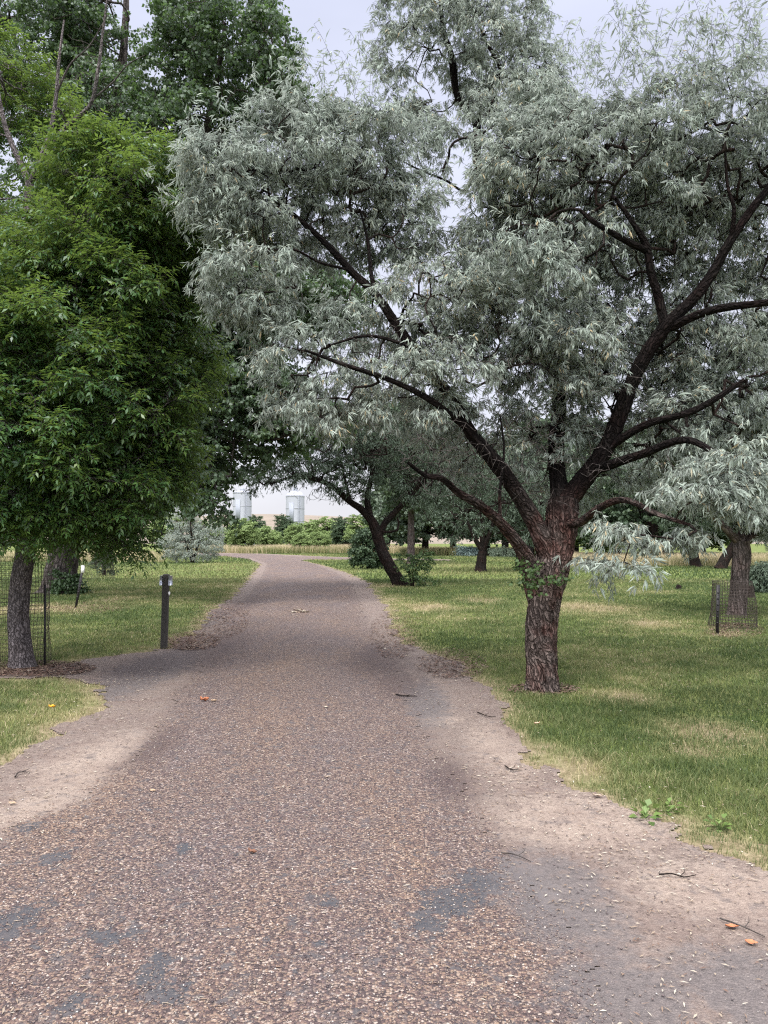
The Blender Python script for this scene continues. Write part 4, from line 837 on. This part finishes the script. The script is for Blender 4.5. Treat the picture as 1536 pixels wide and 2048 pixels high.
# ---------------------------------------------------------------- tanks beyond the trees
M['tank'] = plain('white_tank_paint', (.30, .31, .335), .6, 0, .15, .05); M['tank_grey'] = plain('grey_tank_panel', (.20, .215, .24), .6, 0, .3, .1); M['tank_trim'] = plain('tank_trim', (.265, .27, .295), .5, 0, .3, .1)
def lathe(prof, n=48, seed=0):
    prof = np.array(prof, float); th = np.arange(n)*2*np.pi/n
    V = np.stack([prof[:, 0][:, None]*np.cos(th), prof[:, 0][:, None]*np.sin(th), np.repeat(prof[:, 1][:, None], n, 1)], -1).reshape(-1, 3)
    m_ = len(prof); i, j = np.meshgrid(np.arange(m_-1), np.arange(n), indexing='ij')
    return V, np.stack([i*n+j, i*n+(j+1) % n, (i+1)*n+(j+1) % n, (i+1)*n+j], -1).reshape(-1, 4)
def storage_tank(px, pyt, wpx, D, label, dome):
    x = PX(px, 1085, D)[0]; r = wpx/2*pxm(D); H = (1085-pyt)*pxm(D) + CAMZ
    t = thing('storage_tank', label, 'storage tank', (x, D, 0), 'pale storage tanks beyond the trees')
    mb = MB(); mb.add(*lathe([(r, 0), (r, H)], 60)); mb.build('tank_wall', M['tank'], t, smooth=True)
    for f in (.25, .5, .75, .985):
        mb = MB(); mb.add(*lathe([(r, H*f-.12), (r+.10, H*f-.1), (r+.10, H*f+.1), (r, H*f+.12)], 60)); mb.build('rim', M['tank_trim'], t)
    mb = MB(); mb.add(*lathe([(r+.12, H), (r*.96, H+r*.12*dome), (r*.75, H+r*.36*dome), (r*.45, H+r*.52*dome), (.25, H+r*.6*dome), (.02, H+r*.6*dome)], 60)); mb.build('roof', M['tank_trim'], t, smooth=True)
    mb = MB(); mb.add(*lathe([(.9, H+r*.42*dome), (.9, H+r*.7*dome+.5), (.6, H+r*.7*dome+.9), (.02, H+r*.7*dome+1.0)], 20)); mb.build('vent', M['tank_grey'], t)
    mb = MB(); a0, a1 = R(-122), R(-92); k = 8; aa = np.linspace(a0, a1, k); V = []
    for a in aa:
        for rr, z in ((r+.02, H*.42), (r+.14, H*.42), (r+.14, H*.86), (r+.02, H*.86)): V.append((rr*math.cos(a), rr*math.sin(a), z))
    q = [(4*i_+b_, 4*i_+(b_+1) % 4, 4*i_+4+(b_+1) % 4, 4*i_+4+b_) for i_ in range(k-1) for b_ in range(4)] + [(0, 1, 2, 3), (4*k-4, 4*k-1, 4*k-2, 4*k-3)]
    mb.add(V, q); mb.build('panel', M['tank_grey'], t)
    mb = MB()
    for sx in (-.3, .3):
        a = R(-60); c_ = np.array(((r+.35)*math.cos(a) + sx*math.sin(a)*-1, (r+.35)*math.sin(a) + sx*math.cos(a), 0)); mb.tube([c_ + (0, 0, .3), c_ + (0, 0, H+.8)], .06, 6)
    for z in np.arange(.5, H, .6): 
        a = R(-60); c_ = np.array(((r+.35)*math.cos(a), (r+.35)*math.sin(a), z)); dd = np.array((-math.sin(a), math.cos(a), 0))*.3; mb.tube([c_-dd, c_+dd], .04, 5)
    mb.build('ladder', M['tank_grey'], t)
storage_tank(484, 985, 37, 300, 'pale storage tank on the left, half hidden by hanging cottonwood leaves', .35)
storage_tank(590, 992, 37, 300, 'pale round-topped storage tank standing clear above the bright green trees', 1.0)

# ---------------------------------------------------------------- marker post
M['post'] = plain('weathered_post', (.030, .026, .021), .75, 0, 25, .4); M['refl'] = plain('reflector_sheet', (.42, .44, .50), .25, .5, 60, .2); M['white'] = plain('white_plastic', (.75, .75, .72), .5, 0, 40, .1)
b = base_px(328, 1297); hp = 146*pxm(b[1]); t = thing('marker_post', 'dark square marker post with silver reflectors at its top, beside the road', 'marker post', tuple(b))
mb = MB(); pz = np.linspace(-.05, hp, 22); w_ = .046
ring = [(-1, -.82), (-.82, -1), (.82, -1), (1, -.82), (1, .82), (.82, 1), (-.82, 1), (-1, .82)]
V = [(x*w_*(1 + .03*math.sin(z*9+k)) + .018*z, y*w_, z) for z in pz for k, (x, y) in enumerate(ring)]
V += [(x*w_*.7 + .018*hp, y*w_*.7, hp+.012) for x, y in ring]; m_ = len(pz)+1
q = [(i_*8+j_, i_*8+(j_+1) % 8, (i_+1)*8+(j_+1) % 8, (i_+1)*8+j_) for i_ in range(m_-1) for j_ in range(8)]; V.append((.018*hp, 0, hp+.014)); c0 = len(V)-1
mb.add(V, q, [(c0, (m_-1)*8+j_, (m_-1)*8+(j_+1) % 8) for j_ in range(8)]); mb.build('post_body', M['post'], t)
for sgn in (-1, 1):
    mb = MB(); X = sgn*(w_+.022) + .018*hp
    P_ = [(X-sgn*.020, -.048), (X+sgn*.006, -.050), (X+sgn*.022, -.034), (X+sgn*.022, .034), (X+sgn*.006, .05), (X-sgn*.020, .048)]
    V = [(x, y, z) for z in (hp-.155, hp-.015) for x, y in P_]; n6 = 6
    mb.add(V, [(k, (k+1) % 6, (k+1) % 6+6, k+6) for k in range(6)] + [(0, 1, 2, 5), (2, 3, 4, 5), (6, 11, 8, 7), (8, 11, 10, 9)]); mb.build('reflector', M['refl'], t)
mb = MB(); c_ = np.array((w_+.005+.018*hp*.8, -.02, hp-.28)); mb.add(*[x for x in (lambda L_: (L_[0][:, [2, 1, 0]]*(1, 1, 1) + c_, L_[1]))(lathe([(.001, 0), (.026, 0), (.030, .006), (.030, .014), (.024, .018), (.001, .018)], 16))]); mb.build('badge', M['white'], t)

# ---------------------------------------------------------------- wire guards and stakes
M['wire'] = plain('rusty_wire', (.055, .042, .035), .6, .6, 50, .3); M['stake'] = plain('dark_steel_stake', (.022, .020, .020), .6, .4, 40, .3)
def wire_guard(c, r0, r1, h, label, wires=34, rings=15, lean=0.0, wr=.0022):
    t = thing('wire_guard', label, 'wire guard', tuple(c)); mb = MB(); th = np.arange(wires)*2*np.pi/wires
    wob = lambda a, z: 1 + .05*np.sin(a*3+z*4) + .03*np.sin(a*5-z*7)
    P_ = lambda a, z: np.stack([np.cos(a)*(r0+(r1-r0)*z/h)*wob(a, z) + lean*z, np.sin(a)*(r0+(r1-r0)*z/h)*wob(a, z), z + 0*a], -1)
    zs = np.linspace(.0, h, rings); A_, B_ = [], []
    for z in zs: A_.append(P_(th, z)); B_.append(P_(np.roll(th, -1), z))
    for z0, z1 in zip(zs[:-1], zs[1:]): A_.append(P_(th, z0)); B_.append(P_(th, z1))
    A_ = np.vstack(A_); B_ = np.vstack(B_); V, q = prisms(A_, B_, np.full(len(A_), wr), np.full(len(A_), wr), 4)
    mb.add(V, q); mb.build('wire_mesh', M['wire'], t); return t
def stake(px, py0, py1, label, dx=0, cat='stake', tip=False, w_=.018):
    b = base_px(px, py0); h = (py0-py1)*pxm(b[1]); t = thing('metal_stake', label, cat, tuple(b)); mb = MB(); dxm = dx*pxm(b[1])
    for off, hw, hd in ((0, w_, .004), (0, .004, w_)):
        V = [(sx*hw + (dxm if z else 0), sy*hd + (w_ if hd < hw else 0)*0 + (.0 if hd < hw else .021), h*z - (.05 if not z else 0)) for z in (0, 1) for sx, sy in ((-1, -1), (1, -1), (1, 1), (-1, 1))]
        mb.add(V, [(0, 1, 5, 4), (1, 2, 6, 5), (2, 3, 7, 6), (3, 0, 4, 7), (4, 5, 6, 7), (3, 2, 1, 0)])
    for k in range(6):
        f = .25 + .12*k; mb.box((dxm*f, -.008, h*f), (w_*.5, .006, .012))
    mb.build('stake_rail', M['stake'], t)
    if tip:
        mb = MB(); mb.box((dxm*.95, .004, h*.90), (w_*1.15, .022, h*.085)); mb.build('stake_tip', M['white'], t)
    return t
b = base_px(30, 1326); wire_guard(b + (0, .02, 0), .40, .42, 1.42, 'tall rusty wire mesh guard round the grey ash trunk', 52, 28)
b = base_px(1468, 1255); wire_guard(b, .43, .34, .88, 'low sagging wire mesh guard round the right-hand olive trunk', 46, 16, -.03, .0036)
stake(89, 1332, 1170, 'thin brown stake against the mesh beside the ash trunk', -2, w_=.010)
stake(1434, 1269, 1169, 'black metal stake holding the low wire guard on the right lawn', 4, w_=.028)
stake(151, 1216, 1131, 'leaning dark stake with a white tip beside the cottonwood trunk', 14, tip=True, w_=.03)
b = base_px(190, 1160); wire_guard(b, .75, .75, 1.5, 'faint wire mesh guard behind the white-tipped stake', 40, 18, 0, .003)

# stumps
def stump(px, py, wpx, hpx, label, name='tree_stump', tilt=0.):
    b = base_px(px, py); pm = pxm(b[1]); r = wpx*pm/2; h = hpx*pm
    Ps = np.array([(0, 0, -.03), (0, 0, h*.3), (tilt*h*.5, 0, h*.7), (tilt*h, 0, h)]); Ps, rs = smoothline(Ps, [r*1.15, r, r*.95, r*.9], .03)
    V, q, bc = tube(Ps, rs, 32, .12, .1, .3, seed=px*.1, freq=4); nn_ = len(V); V = np.vstack([V, Ps[-1] + (0, 0, -.01)]); bc = np.vstack([bc, (0, 0, 0)])
    t_ = [(nn_, nn_-32+k, nn_-32+(k+1) % 32) for k in range(32)]
    o = put(name, V, q, t_, [M['olive_twig']], attrs=dict(bc=bc)); o.location = tuple(b); return tag(o, label, 'stump')
stump(1357, 1178, 9, 9, 'tiny dark stump sticking out of the right lawn', tilt=.2)
stump(1492, 1196, 26, 24, 'dark cut stump just behind the wire-guarded olive trunk', tilt=.1)

# ---------------------------------------------------------------- lawn grass, tall grass, litter
m, n, l, p, o = mat('grass_blade'); M['grass'] = m
r = rampnode(n, [(0, (.055, .085, .026)), (.35, (.112, .138, .048)), (.6, (.178, .185, .075)), (.8, (.31, .275, .13)), (1, (.46, .38, .24))]); l.new(attr(n, 'v').outputs['Fac'], r.inputs[0]); l.new(r.outputs[0], p.inputs['Base Color'])
p.inputs['Roughness'].default_value = .6; p.inputs['Specular IOR Level'].default_value = .25
t = n.new('ShaderNodeBsdfTranslucent'); l.new(r.outputs[0], t.inputs[0]); ms = n.new('ShaderNodeMixShader'); ms.inputs[0].default_value = .3
l.new(p.outputs[0], ms.inputs[1]); l.new(t.outputs[0], ms.inputs[2]); l.new(ms.outputs[0], o.inputs[0])
def blades(name, x, y, h, wd, v, label=None, lean=.35):
    k = len(x); a = rng.uniform(0, 6.283, k); z = gz(x, y); c, s_ = np.cos(a), np.sin(a)
    la = rng.uniform(0, 6.283, k); le = h*rng.uniform(.05, lean, k)*1.0
    b0 = np.stack([x - c*wd*.5, y - s_*wd*.5, z-.004], 1); b1 = np.stack([x + c*wd*.5, y + s_*wd*.5, z-.004], 1)
    mx_ = np.stack([x + np.cos(la)*le*.4, y + np.sin(la)*le*.4, z + h*.6], 1); m0 = mx_ - np.stack([c*wd*.35, s_*wd*.35, 0*x], 1); m1 = mx_ + np.stack([c*wd*.35, s_*wd*.35, 0*x], 1)
    tp = np.stack([x + np.cos(la)*le*1.3, y + np.sin(la)*le*1.3, z + h], 1)
    V = np.stack([b0, b1, m1, m0, tp], 1).reshape(-1, 3); i_ = np.arange(k)[:, None]*5
    o = put(name, V, i_ + np.array([[0, 1, 2, 3]]), i_ + np.array([[3, 2, 4]]), [M['grass']], attrs=dict(v=np.repeat(v, 5)))
    return structure(o, 'stuff')
def lawn_points(k, d0, d1, pw=0.0):
    d = d0*np.exp(rng.uniform(0, 1, k)*math.log(d1/d0)); x = rng.uniform(-1, 1, k)*(d*.56 + 2.0); 
    jj = (fbm(x*3.1, d*3.1, 0, 4) - .5)*.42 + (vnoise(x*14, d*14) - .5)*.10
    sd = np.where(inside(BARE, x, d), 1, -1)*dist_poly(BARE, x, d) + jj*np.clip(.8 + .03*d, .8, 2.)
    return x, d, sd
x, y, sd = lawn_points(1000000, 2.6, 34)
e_ = -sd; dr = blob(DRY, x, y) + (fbm(x*2.2, y*2.2, 4., 3)-.5)*.5; pn = fbm(x*.35+40, y*.28+11, 0, 4)
keep_ = (e_ > -.02) & (rng.uniform(0, 1, len(x)) < np.clip(e_*2.6 + .16, 0, 1)*np.clip(1.15 - dr*.75, .25, 1)*np.clip(.35 + 1.2*fbm(x*1.7, y*1.7, 8., 3), .4, 1)) & (np.hypot(x-1.71, y-8.33) > .2)
x, y, e_, dr, pn = [q[keep_] for q in (x, y, e_, dr, pn)]
h = (.017 + .022*rng.uniform(0, 1, len(x)) + .026*fbm(x*1.1, y*1.1, 2., 2))*np.clip(.55 + e_*.8, .6, 1)*(1 + .012*y)*(.55 + .9*fbm(x*5, y*5, 7., 2)); wd = .0034*np.clip(y/4.5, 1, 8)**.85
v = np.clip(.07 + (pn-.38)*1.5 + .6*(fbm(x*4, y*4, 1., 2)-.5) + np.clip(dr, 0, 1)*.42 + rng.normal(0, .13, len(x)) + .16*np.exp(-np.clip(e_, 0, 9)*4) + (rng.uniform(0, 1, len(x)) < .07)*.45, 0, 1)
blades('grass', x, y, h, wd, v, lean=1.0)
x = rng.uniform(-1, 1, 90000); y = rng.uniform(30**.5, 120**.5, 90000)**2; x = x*(y*.53+2)
sd = np.where(inside(BARE, x, y), 1, -1)*dist_poly(BARE, x, y); k_ = sd < -.1; x, y = x[k_], y[k_]
blades('grass', x, y, rng.uniform(.05, .11, len(x))*(1+y*.004), .035*(y/30)**.8, np.clip((fbm(x*.2, y*.12, 0, 3)-.3)*1.3 + rng.normal(0, .1, len(x)), 0, 1), lean=1.0)
def tall(k, d0, d1, p0, p1, h0, h1, vb_, name='tall_grass'):
    y = rng.uniform(d0, d1, k); x = (p0 + (p1-p0)*rng.uniform(0, 1, k) - 768)/F*y
    hh = (h0 + (h1-h0)*rng.uniform(0, 1, k))*(.6 + .7*fbm(x*.3, y*.3, 1., 3)); v = np.clip(vb_ - .26 + .42*np.clip((hh-h0)/(h1-h0), 0, 1) + rng.normal(0, .12, k) + (fbm(x*.12, y*.12, 5., 3)-.5)*.8 + (hh > h1*.85)*.25, 0, 1)
    kp = ~inside(BARE, x, y)
    return blades(name, x[kp], y[kp], hh[kp], .028*(y[kp]/60), v[kp], lean=.4)
tall(52000, 112, 140, 330, 800, .7, 1.35, .66)
tall(30000, 92, 118, 800, 1130, .5, 1.15, .50)
tall(34000, 52, 74, 1130, 1640, .35, .85, .78)
tall(16000, 62, 100, -150, 330, .3, .8, .7)

# pale slivers of fallen olive leaf, straw and brown leaf bits
m = leafmat('fallen_leaf', [(0, (.06, .030, .022)), (.35, (.12, .072, .05)), (.7, (.22, .17, .12)), (1, (.38, .34, .27))], .8, .1); M['litter'] = m
def flat_leaves(x, y, ln, wd, zoff, curl=.25):
    k = len(x); a = rng.uniform(0, 6.283, k); d = np.stack([np.cos(a), np.sin(a), rng.normal(0, .06, k)], 1); nn_ = np.stack([rng.normal(0, .22, k), rng.normal(0, .22, k), np.ones(k)], 1)
    return leaf_quads(np.stack([x, y, gz(x, y) + zoff], 1), d, nn_, ln, wd, curl, .5, 0)
x, y, sd = lawn_points(150000, 2.4, 42); pr_ = np.where(sd > 0, .075*np.clip(y/6, .5, 2) + .14*(~inside(CHIP, x, y)) + .55*np.exp(-sd*1.6) + .75*((y > 15) & (y < 34)), .11)*np.clip(2.3*fbm(x*1.3, y*1.3, 3., 3)-.6, .05, 1)
k_ = rng.uniform(0, 1, len(x)) < pr_; x, y, sd = x[k_], y[k_], sd[k_]; k = len(x)
LV, LQ = flat_leaves(x, y, rng.uniform(.015, .038, k)*(1+y*.02), rng.uniform(.003, .007, k)*(1+y*.06), np.where(sd > 0, .016, .03))
structure(put('leaf_litter', LV, LQ, None, [M['litter']], attrs=dict(v=np.repeat(np.clip(rng.normal(.66, .22, k), 0, 1), 4))), 'stuff')
# brown mulch of leaves round the guarded trunks
mx, my = [], []
for px, py, rx, ry, k in ((60, 1338, 130, 16, 2600), (1086, 1381, 70, 12, 700), (803, 1174, 50, 6, 300), (1470, 1262, 60, 14, 1500), (150, 1218, 110, 12, 1100), (225, 1205, 60, 16, 500), (1460, 1256, 45, 10, 700), (440, 1235, 60, 45, 1500), (380, 1285, 60, 18, 1200), (790, 1270, 50, 50, 1000), (905, 1330, 70, 30, 900)):
    a, q = rng.uniform(0, 6.283, k), rng.uniform(0, 1, k)**.6
    g_ = np.array([G(px + rx*math.cos(a_)*q_, max(1095, py + ry*math.sin(a_)*q_)) for a_, q_ in zip(a, q)]); mx.append(g_[:, 0]); my.append(g_[:, 1])
mx = np.concatenate(mx); my = np.concatenate(my); k = len(mx)
LV, LQ = flat_leaves(mx, my, rng.uniform(.03, .07, k), rng.uniform(.012, .03, k), .022)
structure(put('leaf_litter', LV, LQ, None, [M['litter']], attrs=dict(v=np.repeat(np.clip(rng.normal(.28, .2, k), 0, 1), 4))), 'stuff')

# loose chippings
k = 42000; y = 2.2*np.exp(rng.uniform(0, 1, k)*math.log(9/2.2)); x = rng.uniform(-1, 1, k)*(y*.55+.2)
ins = inside(BARE, x, y); ch = inside(CHIP, x, y); k_ = ins & (rng.uniform(0, 1, k) < np.where(ch, 1, .10)); x, y = x[k_], y[k_]; k = len(x)
oc = np.array([(1, 0, 0), (0, 1, 0), (-1, 0, 0), (0, -1, 0), (0, 0, 1), (0, 0, -1)], float); fo = np.array([(0, 1, 4), (1, 2, 4), (2, 3, 4), (3, 0, 4), (1, 0, 5), (2, 1, 5), (3, 2, 5), (0, 3, 5)])
sz = rng.uniform(.0022, .0050, k)*(1 + y*.05); Vs = oc[None]*sz[:, None, None]*rng.uniform(.7, 1.3, (k, 6, 1))*np.array((1.25, .9, .6)); a = rng.uniform(0, 6.283, k); c_, s_ = np.cos(a)[:, None], np.sin(a)[:, None]
Vs = np.stack([Vs[..., 0]*c_ - Vs[..., 1]*s_, Vs[..., 0]*s_ + Vs[..., 1]*c_, Vs[..., 2]], -1) + np.stack([x, y, np.full(k, .012) + sz*.35 + gz(x, y)], 1)[:, None]
m, n, l, p, o = mat('chipping'); r = rampnode(n, [(0, (.035, .026, .028)), (.25, (.075, .055, .054)), (.5, (.125, .09, .075)), (.8, (.20, .155, .118)), (1, (.33, .30, .27))]); l.new(attr(n, 'v').outputs['Fac'], r.inputs[0]); l.new(r.outputs[0], p.inputs['Base Color']); p.inputs['Roughness'].default_value = .75
structure(put('gravel', Vs.reshape(-1, 3), None, (fo[None] + (np.arange(k)*6)[:, None, None]).reshape(-1, 3), [m], attrs=dict(v=np.repeat(np.clip(rng.normal(.5, .27, k), 0, 1), 6))), 'stuff')

# single fallen leaves, sticks and seedlings one can point at
def leafmesh(L_, W_, curl):
    nx, ny = 13, 7; V = []
    for i_ in range(nx):
        t_ = i_/(nx-1); w2 = W_*.5*math.sin(math.pi*t_**.75)**.8 + .0006
        for j_ in range(ny):
            s_ = (j_-(ny-1)/2)/((ny-1)/2); V.append((L_*(t_-.5), w2*s_*(1 - .3*curl*abs(s_)), .004 + curl*W_*(.35*s_*s_ + .25*math.sin(t_*5+s_*2)**2) + .12*curl*L_*(2*t_-1)**2))
    return np.array(V), [(i_*ny+j_, (i_+1)*ny+j_, (i_+1)*ny+j_+1, i_*ny+j_+1) for i_ in range(nx-1) for j_ in range(ny-1)]
def one_leaf(px, py, L_, W_, col, label, curl=.6, z=.014, two=False):
    b = base_px(px, py); V, q = leafmesh(L_, W_, curl); o = put('fallen_leaf', V, q, None, [plain('leaf_'+col[0], col[1], .7, 0, 60, .3)], smooth=True)
    o.location = (b[0], b[1], b[2]+z); o.rotation_euler = (rng.normal(0, .15), 0, rng.uniform(-.6, .6)); md = o.modifiers.new('thick', 'SOLIDIFY'); md.thickness = .0008
    tag(o, label, 'leaf', 'single fallen leaves'); return o
ORG = ('orange', (.34, .12, .05)); TAN = ('tan', (.30, .21, .13)); PAL = ('pale', (.36, .28, .21)); BRN = ('brown', (.14, .06, .03)); YEL = ('yellow', (.60, .28, .01)); PNK = ('pink', (.62, .36, .24))
one_leaf(409, 1405, .085, .07, ORG, 'curled orange leaf, the left of two lying in mid-road', .9)
one_leaf(428, 1406, .06, .04, TAN, 'small tan leaf touching the curled orange leaf', .8)
one_leaf(505, 1712, .055, .028, BRN, 'dark brown curled leaf lying on the near gravel', .9)
one_leaf(306, 1587, .045, .022, TAN, 'small tan leaf on the dark gravel left of the brown one', .7)
one_leaf(655, 1559, .045, .022, PAL, 'tiny pale leaf alone near the centre of the road', .6)
one_leaf(1465, 1861, .055, .035, ORG, 'flat orange leaf at the lower right on the grey verge', .3)
one_leaf(1503, 1893, .045, .03, ORG, 'orange leaf closest to the bottom right corner', .3)
one_leaf(1195, 1597, .06, .045, PAL, 'pale pinkish leaf at the edge of the right-hand grass', .5)
one_leaf(1075, 1459, .06, .04, PNK, 'pink leaf in the grass in front of the big olive', .5, .05)
one_leaf(25, 1613, .05, .028, TAN, 'tan leaf on the bare dirt at the left edge', .5)
one_leaf(652, 1418, .04, .03, PAL, 'pale leaf left of the dark stick, further up the road', .5)
one_leaf(104, 1426, .06, .05, YEL, 'bright yellow leaf in the small left grass patch', .8, .05)
def stick(pts, r0, label, m_, z=.02, name='stick'):
    P_ = np.array([(*G(*q), 0) for q in pts]); P_[:, 2] = [gz1(*q[:2]) + z + .006*math.sin(i_*2.1) for i_, q in enumerate(P_)]
    o0 = P_[0].copy(); Ps, rs = smoothline(P_ - o0, np.linspace(r0, r0*.5, len(P_)), .02); V, q, bc = tube(Ps, rs, 7)
    k = len(Ps)//2; side = Ps[k] + np.array((.05, .07, .01)); V2, q2, b2 = tube(np.array([Ps[k], (Ps[k]+side)/2 + (.01, 0, 0), side]), [r0*.5, r0*.4, r0*.2], 6)
    o = put(name, np.vstack([V, V2]), np.vstack([q, q2+len(V)]), None, [m_], attrs=dict(bc=np.vstack([bc, b2])), smooth=True); o.location = tuple(o0); return tag(o, label, 'stick')
stick([(792, 1392), (806, 1396), (820, 1394), (834, 1396)], .007, 'dark stick lying across the road by the right tyre track', M['olive_twig'])
stick([(1318, 1756), (1345, 1757), (1368, 1759), (1392, 1757)], .004, 'thin dark twig on the pale dirt at right', M['olive_twig'])
stick([(955, 1428), (975, 1437), (992, 1436)], .005, 'short dark twig near the grass edge opposite the big trunk', M['olive_twig'])
stick([(1010, 1536), (1022, 1545), (1040, 1543)], .005, 'small crooked twig at the edge of the right-hand grass', M['olive_twig'])
stick([(1002, 1712), (1030, 1718), (1062, 1728)], .004, 'pale straw-coloured stalk beside the dark tar patch', M['dead_twig'])
stick([(1440, 1845), (1480, 1862), (1530, 1880)], .004, 'long pale stalk near the bottom right corner', M['dead_twig'])
stick([(30, 1560), (38, 1552), (60, 1549)], .005, 'bent grey twig on the dirt near the left edge', M['dead_twig'])
def seedling(px, py, s_, label):
    b = base_px(px, py); k = 16; a = rng.uniform(0, 6.283, k); el = rng.uniform(.2, 1.2, k); d = np.stack([np.cos(a)*np.cos(el), np.sin(a)*np.cos(el), np.sin(el)], 1)
    base_ = d*s_*rng.uniform(.15, .8, k)[:, None]; V, q = leaf_quads(base_, d + (0, 0, -.3), np.tile((0, 0, 1.), (k, 1)) + rng.normal(0, .2, (k, 3)), rng.uniform(.5, .8, k)*s_*.7, np.full(k, s_*.34), .1, .5, .2)
    VT, QT = prisms(np.zeros((k, 3)), base_, np.full(k, .0012), np.full(k, .0008), 3)
    t = thing('seedling', label, 'seedling', tuple(b), 'seedlings at the grass edge'); put('leaves', V, q, None, [M['seed']], t, attrs=dict(v=np.repeat(rng.uniform(.3, 1, k), 4))); put('stem', VT, QT, None, [M['seed']], t, attrs=dict(v=np.full(len(VT), .4)))
M['seed'] = leafmat('seedling_leaf', [(0, (.05, .10, .025)), (1, (.15, .22, .055))], .5, .3)
seedling(1290, 1640, .13, 'grey-green seedling, leftmost of three at the right grass edge'); seedling(1336, 1622, .09, 'bright yellow-green seedling, middle one of three at the grass edge'); seedling(1440, 1658, .10, 'bright seedling, rightmost of three at the right grass edge')
# heap of torn leaves in the road
b = base_px(600, 1226); k = 60; a = rng.uniform(0, 6.28, k); q_ = rng.uniform(0, 1, k)**.5; x = np.cos(a)*.2*q_; y = np.sin(a)*.12*q_
d = rng.normal(0, 1, (k, 3))*(1, 1, .5); V, q = leaf_quads(np.stack([x, y, .01 + .07*(1-q_)*rng.uniform(.3, 1, k)], 1), d, rng.normal(0, 1, (k, 3)) + (0, 0, 1), rng.uniform(.05, .09, k), rng.uniform(.03, .05, k), .2, .5, .2)
t = thing('leaf_heap', 'small heap of dry tan leaves in the middle of the road', 'leaf heap', tuple(b)); put('leaves', V + (0, 0, .012), q, None, [M['litter']], t, attrs=dict(v=np.repeat(rng.uniform(.3, 1, k), 4)))
